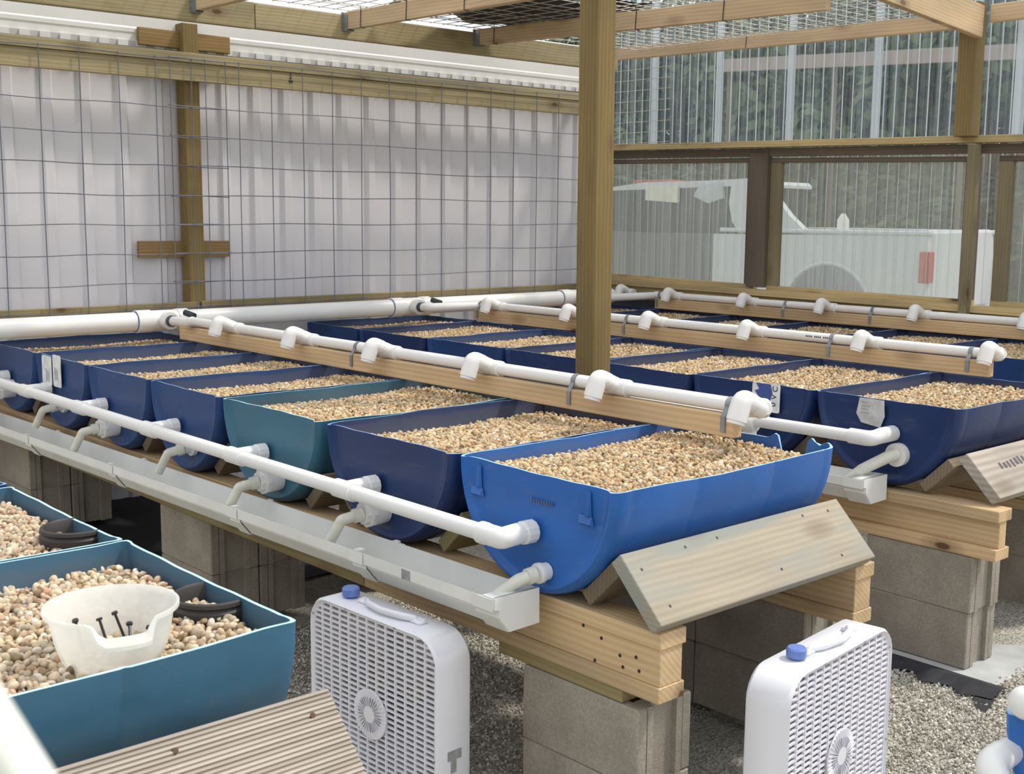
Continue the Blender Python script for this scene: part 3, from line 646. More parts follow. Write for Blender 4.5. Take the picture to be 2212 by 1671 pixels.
# ------------------------------------------------------------------ saddle boards
def saddle(xa, za, xb, zb, y0, y1, wd, mat, label, name='saddle_board', group='saddle boards under the half barrels'):
    # plank lying along y, cross section from (xa,za) to (xb,zb)
    c0 = Vector(((xa+xb)/2, y0, (za+zb)/2)); c1 = Vector(((xa+xb)/2, y1, (za+zb)/2)); nrm = Vector((zb-za, 0, -(xb-xa))).normalized()
    if nrm.z < 0: nrm = -nrm
    board(name, c0, c1, nrm, wd, .038, mat, label=label, cat='board', group=group)
def lam(e, y0, y1, where, rn, left=True, right=True, mats=('oldwood', 'oldwood')):
    if left: saddle(e-.129, -.279, e-.030, -.180, y0, y1, .14, mats[0], 'saddle plank leaning left, %s' % where)
    if right: saddle(e+.129, -.279, e+.033, -.183, y0+.01, y1+.01, .14, mats[1], 'saddle plank leaning right, %s' % where)
nms = {0: 'right-hand end', 1: 'first gap from the right', 2: 'second gap from the right', 3: 'third gap from the right', 4: 'fourth gap from the right', 5: 'fifth gap from the right', 6: 'sixth gap from the right', 7: 'left-hand end'}
for rn in (1, 2):
    rd = rowsdef[rn]
    for i, e in enumerate(rd['e'][:7]):
        if i == 0: continue
        if rn == 2 and i > 2: continue
        lam(e, rd['y']+.03+.02*(i % 2), rd['y']+.82, 'under the %s at its %s' % (rd['name'], nms[i]), rn, mats=(('treated', 'oldwood') if (rn, i) == (1, 1) else ('oldwood', 'oldwood')))
lam(3.995, .03, .83, 'under the bright blue barrel', 1, right=False)
saddle(3.983, -.150, 4.112, -.284, .005, .86, .186, 'weath', 'wide weathered greenish plank at the right end of the front row', 'end_plank', None)
ep = [o for o in bpy.data.objects if o.name.startswith('end_plank')][-1]
for dx, dy in ((-.39, .045), (-.37, -.055), (-.22, .07), (-.10, .072), (.25, .070), (.30, -.062), (.36, .065), (.05, -.05)):
    mb = MB(); mb.tube((dx, dy, .0175), (dx, dy, .0194), .0042, 8); build(mb, 'nail_hole', M['black'], ep, WM[ep.name])
lam(3.885, 1.74, 2.5, 'under the navy barrel at the right end of the middle row', 2, right=False)
saddle(3.885, -.155, 4.008, -.282, 1.755, 2.62, .178, 'deck', 'grey-brown plank with stamped print at the right end of the middle row', 'end_plank', None)
lam(4.268, -1.86, -1.05, 'under the foreground barrel with the bowl', 0, right=False)
# stamped print on the middle row end plank
Mw, L = boardM((3.9465, 1.755, -.2185), (3.9465, 2.62, -.2185), Vector((.127, 0, .123)).normalized())
ep = [o for o in bpy.data.objects if o.name.startswith('end_plank')][-1]
mb = MB(); rr = random.Random(3)
for k in range(16):
    if k in (7, 8): continue
    x0 = -.30+k*.027; mb.box(x0, x0+.014+.006*rr.random(), .012-.01*rr.random(), .026+.012*rr.random(), .0190, .0196)
o = build(mb, 'stamped_print', simple('stamp_print', (.12, .10, .10), .8), ep, Mw, kind='stuff')
# grooved decking board of the foreground row
Mw, L = boardM((4.400, -2.1, -.195), (4.400, -.985, -.195), Vector((.70, 0, .71)))
mb = MB(); pr = []; wdt = .26; ng = 36
for k in range(ng):
    y = -wdt/2+wdt*k/ng; s = wdt/ng; pr += [(y, .016), (y+s*.15, .0195), (y+s*.60, .0195), (y+s*.75, .016)]
pr += [(wdt/2, .016), (wdt/2, -.018), (-wdt/2, -.018)]
mb.prism(pr, -L/2, L/2)
t = obj('deck_board', mb.mesh('deck_board', M['deck']), None, Mw, 'grooved weathered decking plank in the foreground, leaning under the pale teal barrel', 'board')
for dx, dy in ((.515, .095), (.30, .105), (.49, -.02)):
    mb = MB(); mb.tube((dx, dy, .017), (dx, dy, .0202), .0045, 10); build(mb, 'nail_head', simple('rusty_nail', (.09, .045, .03), .8), t, Mw)

# ------------------------------------------------------------------ beams and concrete block piers
def ibeam(y, x0, x1, label, zt=-.30, web=.076, fl=.089, mat='pine', bot='pine'):
    t = thing('table_beam', ((x0+x1)/2, y, zt-.165), label, 'beam', 'built-up beams carrying the half barrels')
    board('top_flange', (x0, y, zt-.019), (x1+.002, y, zt-.019), (0, 0, 1), fl, .038, mat, t)
    board('web', (x0, y, zt-.0825), (x1-.003, y, zt-.0825), (0, 0, 1), web, .089, mat, t)
    board('bottom_flange', (x0, y, zt-.146), (x1, y, zt-.146), (0, 0, 1), fl, .038, bot, t)
    return t
tb = ibeam(.069, -.35, 4.105, 'pine beam under the near ends of the front row barrels')
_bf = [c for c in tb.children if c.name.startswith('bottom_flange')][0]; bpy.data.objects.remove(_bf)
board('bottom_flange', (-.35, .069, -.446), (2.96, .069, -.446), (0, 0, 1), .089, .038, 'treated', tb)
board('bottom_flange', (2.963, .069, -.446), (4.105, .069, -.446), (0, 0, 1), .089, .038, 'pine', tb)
ibeam(.86, -.35, 4.095, 'pine beam under the far ends of the front row barrels')
ibeam(1.745, -.3, 4.045, 'pine beam under the near ends of the middle row barrels', web=.045)
ibeam(2.50, -.3, 4.02, 'pine beam under the far ends of the middle row barrels')
ibeam(3.36, -.3, 3.6, 'pine beam under the near ends of the back row barrels')
ibeam(4.1, -.3, 3.6, 'pine beam under the far ends of the back row barrels')
ibeam(-1.10, -.3, 4.38, 'pine beam under the foreground barrels')
# nail holes in the front beam end
mb = MB()
for px_, pz_ in ((3.86, -.345), (3.92, -.36), (3.98, -.385), (4.03, -.375), (3.99, -.41), (4.04, -.405), (3.90, -.42)): mb.tube((px_, .0300, pz_), (px_, .0318, pz_), .0045, 8)
build(mb, 'nail_holes', M['black'], tb)
board('shim_board', (3.55, .085, -.484), (3.985, .085, -.484), (0, 0, 1), .10, .034, 'treated', label='greenish shim board between the front pier block and the beam', cat='board')
cb = MB(); LB = .39
for s in (-1, 1): cb.bbox(-.195, .195, s*.095-(.034 if s > 0 else 0), s*.095+(.034 if s < 0 else 0), -.096, .096, .004)
for x in (-.165, 0, .165): cb.box(x-.015, x+.015, -.062, .062, -.096, .096)
for s in (-1, 1):
    for q in (-1, 1): cb.box(s*.195-(.028 if s > 0 else 0), s*.195+(.028 if s < 0 else 0), q*.061-(.02 if q > 0 else 0), q*.061+(.02 if q < 0 else 0), -.096, .096)
cbm = cb.mesh('concrete_block', M['conc'])
def block(x, y, z, label, rot=0.):
    obj('concrete_block', cbm, None, T(x, y, z) @ Matrix.Rotation(R(rot), 4, 'Z'), label, 'concrete block', 'hollow concrete blocks of the piers')
for k, z in enumerate((-.598, -.791, -.984)):
    block(3.845, .125, z, 'concrete block of the nearest pier under the front row end, %s' % ['top', 'second from top', 'bottom, sunk in gravel'][k], .4-.8*k)
for k, z in enumerate((-.562, -.755)): block(3.745, .92, z, 'shaded concrete block under the far beam of the front row, %s' % ['upper', 'lower'][k]); block(3.352, .92, z, 'concrete block deep in shade left of the others under the front row far beam, %s' % ['upper', 'lower'][k])
for k, z in enumerate((-.562, -.753)): block(3.775-.008*k, 1.80, z, 'concrete block of the pier at the right end of the middle row, %s' % ['upper', 'lower'][k], -.5+k)
for k, z in enumerate((-.562, -.753)): block(3.86, 2.60, z, 'shaded concrete block behind the middle row pier at the right edge, %s' % ['upper', 'lower'][k])
for k, z in enumerate((-.562, -.755)):
    for j, yy in enumerate((.125, .32)): block(1.82, yy, z, 'concrete block of the pier below the fifth barrel of the front row, %s %s' % (['upper', 'lower'][k], ['near', 'far'][j]))
    for j, yy in enumerate((.125, .32)): block(.10, yy, z, 'concrete block of the pier at the left end of the front row, %s %s' % (['upper', 'lower'][k], ['near', 'far'][j]))
    block(1.82, .92, z, 'concrete block under the middle of the front row far beam, %s' % ['upper', 'lower'][k])
    block(3.4, 3.45, z, 'concrete block under the right end of the back row, %s' % ['upper', 'lower'][k])
    block(4.1, -1.2, z, 'concrete block under the foreground row beam, %s' % ['upper', 'lower'][k])
mb = MB(); mb.bbox(3.35, 4.09, 1.66, 3.4, -.885, -.850, .004); build(mb, 'slab', M['slab'], label='pale grey slab on the gravel under the middle row piers', cat='slab')
mb = MB(); n_ = 16
vs = []
for i in range(n_+1):
    x = 3.4+.74*i/n_; vs += [(x, 1.55+.02*math.sin(i*2.1)-.02*(i > 10), gz(0, 1.6)+.012), (x, 1.60, gz(0, 1.6)+.03+.004*math.sin(i)), (x, 1.66, -.846)]
mb.add(vs, [(3*i+j, 3*i+3+j, 3*i+4+j, 3*i+1+j) for i in range(n_) for j in range(2)])
mb.add([(4.08, 1.62, -.845), (4.14, 1.58, -.852), (4.17, 1.45, -.853), (4.13, 1.46, -.853), (4.06, 1.57, -.85)], [(0, 1, 2, 3, 4)])
build(mb, 'ground_cloth', M['fabric'], label='frayed edge of black ground cloth at the foot of the middle row pier', cat='ground cloth')

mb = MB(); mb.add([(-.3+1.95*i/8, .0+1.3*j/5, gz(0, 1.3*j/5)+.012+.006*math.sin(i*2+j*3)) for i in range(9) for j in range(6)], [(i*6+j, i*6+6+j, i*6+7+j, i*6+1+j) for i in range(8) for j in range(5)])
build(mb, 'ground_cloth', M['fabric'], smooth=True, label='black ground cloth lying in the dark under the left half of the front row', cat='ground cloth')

# ------------------------------------------------------------------ pipework
PV = M['pvc']
PI_R = .0212
def main_manifold():
    t = thing('main_pipe', (.15, 1.5, .075), 'thick white main pipe running along the foot of the back wall', 'pipe')
    x, z, r_ = .15, .075, .0475; mb = MB()
    mb.tube((x, -1.5, z), (x, 4.0, z), r_, 28); build(mb, 'pipe', PV, t, smooth=True)
    for y in (.73, 2.27, 3.62):
        mb = MB()
        for a, b, rr in ((y-.10, y-.025, .056), (y-.03, y+.12, .052), (y+.115, y+.17, .056)): mb.sweep([(x, a-.001, z), (x, a, z), (x, b, z), (x, b+.001, z)], [r_, rr, rr, r_], 28)
        mb.sweep([(x, y+.04, z), (x+.085, y+.04, z+.004)], .038, 20); mb.sweep([(x+.06, y+.04, z+.004), (x+.098, y+.04, z+.004)], .043, 20)
        build(mb, 'tee', PV, t, smooth=True)
        mb = MB(); mb.sweep([(x, y-.104, z), (x, y-.1005, z)], r_+.003, 28); build(mb, 'glue_ring', M['inkblue'], t, smooth=True)
        mb = MB(); mb.sweep([(x+.095, y+.04, z+.004), (x+.125, y+.04, z+.004)], .028, 16); build(mb, 'rubber_seal', M['valve'], t, smooth=True)
        mb = MB(); mb.sweep([(x+.13, y+.10, z+.045), (x+.19, y+.12, z+.03)], .015, 12); build(mb, 'valve_handle', M['valve'], t)
main_manifold()
def supply(ys, x0, x1, corners, straps, idx, label, nm, boardlab, bx0, bx1, offs, mat='pine', cross=None):
    z = .092; t = thing('supply_pipe', ((x0+x1)/2, ys, z), label, 'pipe', 'white supply pipes above the half barrels')
    mb = MB(); mb.tube((x0, ys, z), (x1 if idx == 3 else corners[0]-.02, ys, z), PI_R, 18); build(mb, 'pipe', PV, t, smooth=True)
    # dog-leg from the main pipe
    ty = offs; mb = MB(); pts = [(.27, ty, .079), (.31, ty, .079)]
    path = arcpts((.27, ty, .079), (.33, ty, .082), (.42, ys-.01, .082), .03)[:-1]+arcpts((.42, ys-.01, .084), (.45, ys, .088), (x0+.02, ys, z), .02)[1:]
    mb.sweep(path, PI_R+.003, 16); build(mb, 'dog_leg', PV, t, smooth=True)
    for k, xc in enumerate(corners):
        end = (k == 0 and idx < 3); xt = xc+(.0)
        mb = MB(); rr = PI_R+.0065
        mb.sweep([(xt-.048, ys, z), (xt-.047, ys, z), (xt+.047 if not end else xt+.010, ys, z+(.004 if end else 0)), (xt+.048 if not end else xt+.024, ys-(.008 if end else 0), z+(.006 if end else 0))], [PI_R, rr, rr, PI_R if not end else rr*.62], 18)
        mb.tube((xt, ys, z), (xt, ys-.048, z+.020), rr, 18); build(mb, 'tee', PV, t, smooth=True)
        mb = MB(); mb.sweep([(xt, ys-.040, z+.017), (xt, ys-.043, z+.018)]+arcpts((xt, ys-.045, z+.019), (xt, ys-.086, z+.036), (xt-.003, ys-.106, z-.022), .017), [rr-.001, rr-.001]+[rr+.001]*9, 18)
        mb.sweep([(xt-.003, ys-.105, z-.020), (xt-.0035, ys-.1085, z-.031)], rr-.002, 16); build(mb, 'spout', PV, t, smooth=True)
    for xs_ in straps:
        mb = MB(); n_ = 8
        pts = [(ys-.040, .018), (ys-.040, .062)]+[(ys-math.cos(a)*(PI_R+.002)-.0, z+math.sin(a)*(PI_R+.002)) for a in np.linspace(-.2, PI*.95, 9)]
        vs = []
        for (yy, zz) in pts: vs += [(xs_-.0085, yy, zz), (xs_+.0085, yy, zz)]
        mb.add(vs, [(2*i, 2*i+1, 2*i+3, 2*i+2) for i in range(len(pts)-1)])
        vs2 = [(a+0, b-.0015, c) for a, b, c in vs]; mb.add(vs2, [(2*i, 2*i+2, 2*i+3, 2*i+1) for i in range(len(pts)-1)])
        build(mb, 'pipe_strap', M['galv'], t)
    o = board('pipe_board', (bx0, ys-.018, .036), (bx1, ys-.018, .036), (0, 0, 1), .038, .064, mat, label=boardlab, cat='board', group='boards carrying the supply pipes')
    return t
s1 = supply(.775, .45, 3.79, [3.80, 3.255, 2.66, 2.07, 1.495, .88], [3.70, 3.08, 1.86], 1, 'white supply pipe over the far ends of the front row, with elbow spouts', 'front', 'pine board under the supply pipe of the front row', .40, 3.735, .77)
s2 = supply(2.60, .45, 3.56, [3.565, 3.005, 2.41, 1.81, 1.247, .605], [3.46, 2.82, 1.61, .46], 2, 'white supply pipe over the far ends of the middle row, with elbow spouts', 'middle', 'pine board under the supply pipe of the middle row', .42, 3.55, 2.31)
s3 = supply(4.14, .42, 3.6, [3.56, 2.975, 2.36, 1.765, 1.205, .60, .18], [2.06, 1.47, .47], 3, 'white supply pipe over the far ends of the back row, with elbow spouts', 'back', 'pine board under the supply pipe of the back row', .45, 3.6, 3.66)
# dark printed line on the middle supply pipe
mb = MB(); rr = random.Random(5)
for k in range(14):
    if k % 5 == 4: continue
    a0 = 2.2; x0 = 2.69+k*.009
    mb.add([(x0+dx, 2.60-math.cos(a)*(PI_R+.0004), .092+math.sin(a)*(PI_R+.0004)) for dx in (0, .006) for a in (.0, .35)], [(0, 1, 3, 2)])
build(mb, 'printed_line', M['ink'], s2)

# lower drain manifold of the front row
YD, ZD = -.10, -.141
t = thing('overflow_pipe', (2, YD, ZD), 'white overflow pipe running along the near ends of the front row barrels', 'pipe')
mb = MB(); mb.tube((-.4, YD, ZD), (3.66, YD, ZD), PI_R, 20); build(mb, 'pipe', PV, t, smooth=True)
ups = [3.712, 3.060, 2.455, 1.849, 1.239, .675, .18]
for k, x in enumerate(ups):
    rr = PI_R+.005; mb = MB()
    if k == 0:
        mb.sweep(arcpts((x-.072, YD, ZD), (x-.0, YD, ZD), (x, YD+.055, ZD+.003), .011), rr, 20); mb.sweep([(x-.074, YD, ZD), (x-.055, YD, ZD)], rr+.0015, 20); nm = 'elbow'
    else:
        mb.sweep([(x-.048, YD, ZD), (x-.047, YD, ZD), (x+.040, YD, ZD), (x+.041, YD, ZD)], [PI_R, rr, rr, PI_R], 20); mb.tube((x, YD, ZD), (x, YD+.06, ZD+.002), rr, 20); nm = 'tee'
    build(mb, nm, PV, t, smooth=True)
    mb = MB(); mb.sweep([(x, YD+.05, ZD+.002), (x, YD+.066, ZD+.002), (x, YD+.067, ZD+.002), (x, YD+.098, ZD+.002)], [rr-.002, rr-.002, rr+.003, rr+.003], 12); build(mb, 'bushing', PV, t, smooth=False)
# drain spouts below
dr = [(3.755, -.232, 0), (3.085, -.205, 1), (2.52, -.212, 1), (1.955, -.197, 0), (1.315, -.210, 1), (.815, -.192, 0), (.215, -.19, 1)]
dlab = ['short white drain spout under the bright blue barrel, over the gutter end', 'white drain spout with big round fitting on the second barrel from the right, front row', 'white drain spout with big round fitting on the teal barrel', 'slim white drain spout on the fourth barrel from the right, front row', 'white drain spout with big round fitting on the fifth barrel from the right, front row', 'slim mossy drain spout on the sixth barrel from the right, front row', 'white drain fitting at the left edge of the picture']
for (x, z, big), lb in zip(dr, dlab):
    t = thing('drain_spout', (x, 0, z), lb, 'drain spout', 'drain spouts over the front gutter')
    mb = MB()
    if big:
        mb.sweep([(x, .008, z), (x, -.042, z-.002)], .0400, 24); mb.sweep([(x, -.040, z-.002), (x, -.052, z-.002)], .0435, 8)
        mb.sweep([(x, -.050, z-.003), (x, -.066, z-.003)], .031, 8); y2 = -.062
    else:
        if x > 3.7: mb.sweep([(x, .008, z), (x, -.03, z)], .022, 18); mb.sweep([(x, -.012, z), (x, -.022, z)], .0255, 18)
        else: mb.sweep([(x, .008, z), (x, -.008, z)], .032, 20); mb.sweep([(x, -.006, z), (x, -.03, z)], .022, 18)
        y2 = -.03
    build(mb, 'bulkhead_fitting', PV, t, smooth=True)
    mb = MB(); rr = .0155
    if x > 3.7: pa = [(x, y2, z), (x-.01, y2-.045, z-.008), (x-.045, y2-.080, z-.045), (x-.06, y2-.09, z-.07)]
    else:
        yo = -.058 if big else -.05; pa = arcpts((x, y2, z-.003), (x-.02, y2+yo, z-.016), (x-.054, y2+yo-.022, z-.088), .006)
    mb.sweep(pa, rr, 14, cap=False); mb.sweep([pa[0], tuple(Vector(pa[0])*.5+Vector(pa[1])*.5)], rr+.005, 14)
    mb.sweep([pa[-1], pa[-2]], rr-.0025, 14, cap=False)
    e = build(mb, 'elbow_pipe', M['pvcold'], t, smooth=True)

# gutters
GP = [(-.012, 0.), (-.012, -.078), (-.098, -.080), (-.130, -.040), (-.130, -.030), (-.143, -.028), (-.143, .0)]
def gutter(x0, x1, y, z0, z1, label, joints, capend=True):
    L_ = x1-x0; Mw, _ = boardM((x0, y, z0), (x1, y, z1), (0, 0, 1)); t = thing('gutter', (0, 0, 0), label, 'gutter', Mw=Mw)
    def chan(a, b, th, o_=0.):
        mb = MB(); P_ = [Vector((0, q[0]-(o_ if i > 1 and q[0] < -.02 else -o_ if i < 2 else 0), q[1]-(o_ if q[1] < -.03 else 0))) for i, q in enumerate(GP)]
        n_ = len(P_); inn = []
        for i, q in enumerate(P_):
            d1 = (P_[i]-P_[i-1]) if i else (P_[1]-P_[0]); d2 = (P_[i+1]-P_[i]) if i < n_-1 else d1
            d = (d1.normalized()+d2.normalized()).normalized(); nr = Vector((0, d.z, -d.y)); inn.append(q-nr*th)
        vs = [(x, q.y, q.z) for x in (a, b) for q in P_+inn]; m_ = 2*n_
        fs = [(i, i+1, m_+i+1, m_+i) for i in range(n_-1)]+[(n_+i, m_+n_+i, m_+n_+i+1, n_+i+1) for i in range(n_-1)]
        for s_ in (0, m_): fs += [(s_+i, s_+n_+i, s_+n_+i+1, s_+i+1) for i in range(n_-1)]
        fs += [(0, m_, m_+n_, n_), (n_-1, 2*n_-1, m_+2*n_-1, m_+n_-1)]
        mb.add(vs, fs); return mb
    build(chan(-L_/2, L_/2, .0025), 'channel', M['gutter'], t)
    for xj in joints:
        q = xj-(x0+x1)/2; mb = chan(q-.03, q+.03, .003, .004)
        mb.box(q-.010, q+.010, -.147, -.124, .001, .005); mb.box(q-.010, q+.010, -.014, -.006, .0, .006)
        build(mb, 'joint_bracket', M['gutter'], t)
    if capend:
        P_ = [(q[0]-(.006 if q[0] < -.02 else -.004), q[1]-(.006 if q[1] < -.03 else -.003)) for q in GP]
        mb = MB(); q = L_/2
        mb.prism(P_, q-.004, q+.008); mb.box(q-.040, q+.006, -.147, -.010, -.001, .003); mb2 = chan(q-.075, q+.002, .003, .005)
        mb.v += [] ; base = len(mb.v); mb.add(mb2.v, mb2.f)
        build(mb, 'end_cap', M['gutter'], t)
    # leaf of a paper tag
    return t
g1 = gutter(-.4, 3.752, -.012, -.320, -.269, 'long white vinyl gutter below the drain spouts of the front row', [3.19, 2.52, 1.62, .80])
mb = MB(); mb.box(-.018, .018, -.0012, .0012, -.013, .013)
build(mb, 'sticker', M['tag'], g1, T(3.41, -.1570, -.290))
g2 = gutter(.2, 3.645, 1.70, -.272, -.246, 'white vinyl gutter end beside the middle row beam', [3.3])
# middle row pipes visible right of the bright barrel
t = thing('overflow_pipe', (3.4, 1.6, -.1), 'white overflow pipe along the middle row, right of the broken barrel corner', 'pipe')
z2 = -.112; xe = 3.64
mb = MB(); mb.tube((.5, 1.6, -.135), (xe-.02, 1.6, z2), PI_R, 18); build(mb, 'pipe', PV, t, smooth=True)
mb = MB(); mb.sweep(arcpts((xe-.08, 1.6, z2), (xe, 1.6, z2), (xe, 1.66, z2+.004), .024), PI_R+.005, 18); build(mb, 'elbow', PV, t, smooth=True)
mb = MB(); mb.sweep([(xe, 1.655, z2+.004), (xe, 1.735, z2+.004)], PI_R+.006, 14); build(mb, 'bushing', PV, t, smooth=True)
t = thing('drain_spout', (3.665, 1.7, -.17), 'white drain spout slanting from the navy barrel at the right end of the middle row', 'drain spout')
mb = MB(); mb.tube((3.665, 1.745, -.178), (3.665, 1.716, -.178), .040, 24); build(mb, 'bulkhead_fitting', PV, t, smooth=True)
mb = MB(); mb.sweep([(3.665, 1.72, -.178), (3.655, 1.685, -.182), (3.60, 1.62, -.225), (3.56, 1.60, -.262)], [.021, .021, .019, .016], 14, cap=False); build(mb, 'elbow_pipe', M['pvcold'], t, smooth=True)
# tee hanging under the end of the front supply pipe seen behind the barrel
t = thing('pipe_tee', (3.12, 1.6, -.12), 'white pipe tee behind the end of the front supply board', 'pipe fitting')
mb = MB(); mb.tube((3.06, 1.6, -.128), (3.17, 1.6, -.126), PI_R+.007, 16); mb.tube((3.115, 1.6, -.128), (3.115, 1.72, -.126), PI_R+.007, 16); mb.sweep([(3.115, 1.63, -.155), (3.115, 1.63, -.19)], .03, 14)
build(mb, 'tee', PV, t, smooth=True)
# lower right corner fittings
def P2(px, py, depth): return CAM+(FW+RT*((px-1106)/F_PX)-UP*((py-835.5)/F_PX))*depth
t = thing('drain_spout', (RX-.17, RY, RZ-.12), 'white elbow drain on the blue barrel at the lower right corner', 'drain spout')
mb = MB(); c = Vector((RX-.270, RY+.008, RZ-.066))
mb.sweep([c, c+Vector((0, -.04, 0))], .0235, 18); mb.sweep(arcpts(c+Vector((0, -.035, 0)), c+Vector((0, -.075, -.003)), c+Vector((.05, -.085, -.06)), .025), .0255, 18)
build(mb, 'elbow_pipe', PV, t, smooth=True)
t = thing('corner_elbow', (RX-.2, RY-.02, RZ+.03), 'white rounded pipe elbow over the rim of the lower right blue barrel', 'pipe fitting')
mb = MB(); c = Vector((RX-.250, RY+.0, RZ+.022))
mb.sweep(arcpts(c+Vector((.16, .01, .02)), c+Vector((0, -.02, .012)), c+Vector((-.0, .06, -.012)), .04), .028, 18); build(mb, 'elbow_pipe', PV, t, smooth=True)

# ------------------------------------------------------------------ box fans
def rrect(w_, h_, r_, n=6):
    return rounded(w_, h_, r_, n)
def box_fan(loc, ang, label, slots_v=13):
    W_, H_, D_ = .525, .525, .112
    Mw = T(*loc) @ Matrix.Rotation(ang, 4, 'Z')   # local: face toward -y, x right, z up, origin bottom centre
    t = thing('box_fan', loc, label, 'fan', 'white box fans on the gravel', Mw)
    C_ = Matrix.Translation((0, 0, H_/2)); ou = rrect(W_, H_, .075); inn = rrect(W_-.034, H_-.034, .060); n_ = len(ou)
    vs = []; fs = []
    rings = [(inn, .010), (ou and rrect(W_-.012, H_-.012, .070), .0), (ou, .008), (ou, D_-.008), (rrect(W_-.012, H_-.012, .070), D_), (inn, D_-.010)]
    for rg, y in rings: vs += [(x, y, z+H_/2) for x, z in rg]
    for k in range(6):
        a = k*n_; b = ((k+1) % 6)*n_
        fs += [(a+i, a+(i+1) % n_, b+(i+1) % n_, b+i) for i in range(n_)]
    mb = MB(); mb.add(vs, fs); build(mb, 'housing', M['fan'], t, smooth=True)
    # grilles
    def grille(y, nm):
        mb = MB(); nb = 34; hw = W_/2-.014; hh = H_/2-.014
        for k in range(nb+1):
            z = -hh+2*hh*k/nb; dx = 0
            if abs(z) > hh-.06: dx = .06-math.sqrt(max(0, .06**2-(abs(z)-hh+.06)**2))
            mb.box(-hw+dx, hw-dx, y, y+.006, H_/2+z-.0025, H_/2+z+.0025)
        for k in range(slots_v+1):
            x = -hw+2*hw*k/slots_v; dz = .0
            if abs(x) > hw-.06: dz = .06-math.sqrt(max(0, .06**2-(abs(x)-hw+.06)**2))
            mb.box(x-.0023, x+.0023, y-.001, y+.005, H_/2-hh+dz, H_/2+hh-dz)
        build(mb, nm, M['fangrille'], t)
    grille(.006, 'front_grille'); grille(D_-.014, 'rear_grille')
    # hub cap: disc with radial fins
    mb = MB(); mb.sweep([(0, .003, H_/2), (0, .0, H_/2)], .066, 32); mb.sweep([(0, .001, H_/2), (0, -.003, H_/2)], .022, 24)
    for k in range(36):
        a = 2*PI*k/36+.12; Tm = Matrix.Translation((0, 0, H_/2)) @ Matrix.Rotation(a, 4, 'Y'); mb.box(.018, .064, -.0028, .0008, -.0012, .0012, Tm @ Matrix.Rotation(.15, 4, 'Y'))
    build(mb, 'hub_cap', M['fangrille'], t)
    mb = MB()
    for k in range(30): a = 2*PI*k/30; Tm = Matrix.Translation((0, 0, H_/2)) @ Matrix.Rotation(a, 4, 'Y'); mb.box(.022, .046, -.0032, -.0004, -.0009, .0009, Tm)
    build(mb, 'hub_slots', M['fandark'], t)
    # blades and motor
    mb = MB(); mb.tube((0, .045, H_/2), (0, .085, H_/2), .05, 20)
    for k in range(5):
        a = 2*PI*k/5; vs = []
        for i in range(7):
            r_ = .045+.17*i/6; sp = .35+.25*i/6; tw = .022
            for s in (-1, 1): vs.append((r_*math.cos(a+s*sp), .060+s*tw, H_/2+r_*math.sin(a+s*sp)))
            vs[-2:] = vs[-2:]
        mb.add(vs, [(2*i, 2*i+1, 2*i+3, 2*i+2) for i in range(6)])
    build(mb, 'blades', M['fandark'], t, smooth=True)
    # knob
    kn = MB(); kx = -.150 if ang < 1 else -.135
    kn.sweep([(kx, D_*.5, H_-.001), (kx, D_*.5, H_+.004), (kx, D_*.5, H_+.006), (kx, D_*.5, H_+.024), (kx, D_*.5, H_+.028)], [.012, .012, .0235, .0235, .020], 24)
    build(kn, 'knob', M['knob'], t, smooth=True)
    # handle
    mb = MB(); hx = .02
    path = [(hx-.100, D_*.5, H_), (hx-.094, D_*.5-.004, H_+.009), (hx-.066, D_*.5-.022, H_+.013), (hx, D_*.5-.034, H_+.014), (hx+.066, D_*.5-.022, H_+.013), (hx+.094, D_*.5-.004, H_+.009), (hx+.100, D_*.5, H_)]
    sm = []
    for i in range(len(path)-1):
        for q in range(3): sm.append(tuple(Vector(path[i])*(1-q/3)+Vector(path[i+1])*(q/3)))
    sm.append(path[-1]); mb.sweep(sm, .0090, 10)
    for s in (-1, 1): mb.bbox(hx+s*.108-.020, hx+s*.108+.020, D_*.5-.015, D_*.5+.015, H_-.002, H_+.010, .005)
    build(mb, 'handle', M['fan'], t, smooth=True)
    scm = MB().tube((0, -.0008, 0), (0, .002, 0), .0028, 8).mesh('screw', M['tag'])
    for x, z in ((-.245, .47), (-.10, .517), (.10, .517), (.243, .465), (.2535, .22), (-.2535, .22)): obj('screw', scm, t, Mw @ T(x, .0005, z))
    for s in (-1, 1):
        mb = MB(); mb.bbox(s*.2-.03, s*.2+.03, -.03, D_+.03, -.004, .018, .003); build(mb, 'foot', M['fan'], t)
    return t
f1 = box_fan((3.372, -.245, -.912), R(2.6), 'white box fan standing below the front gutter, blue knob at its left')
mb = MB(); mb.box(-.001, .001, -.024, .020, -.012, .012); mb.box(-.001, .001, -.014, .004, -.045, -.012)
build(mb, 'rating_sticker', M['tag'], f1, WM[f1.name] @ T(.2635, .058, .225))
f2 = box_fan((4.305, .455, -.905), R(90+6.5), 'white box fan at right, facing right, beside the weathered end plank')

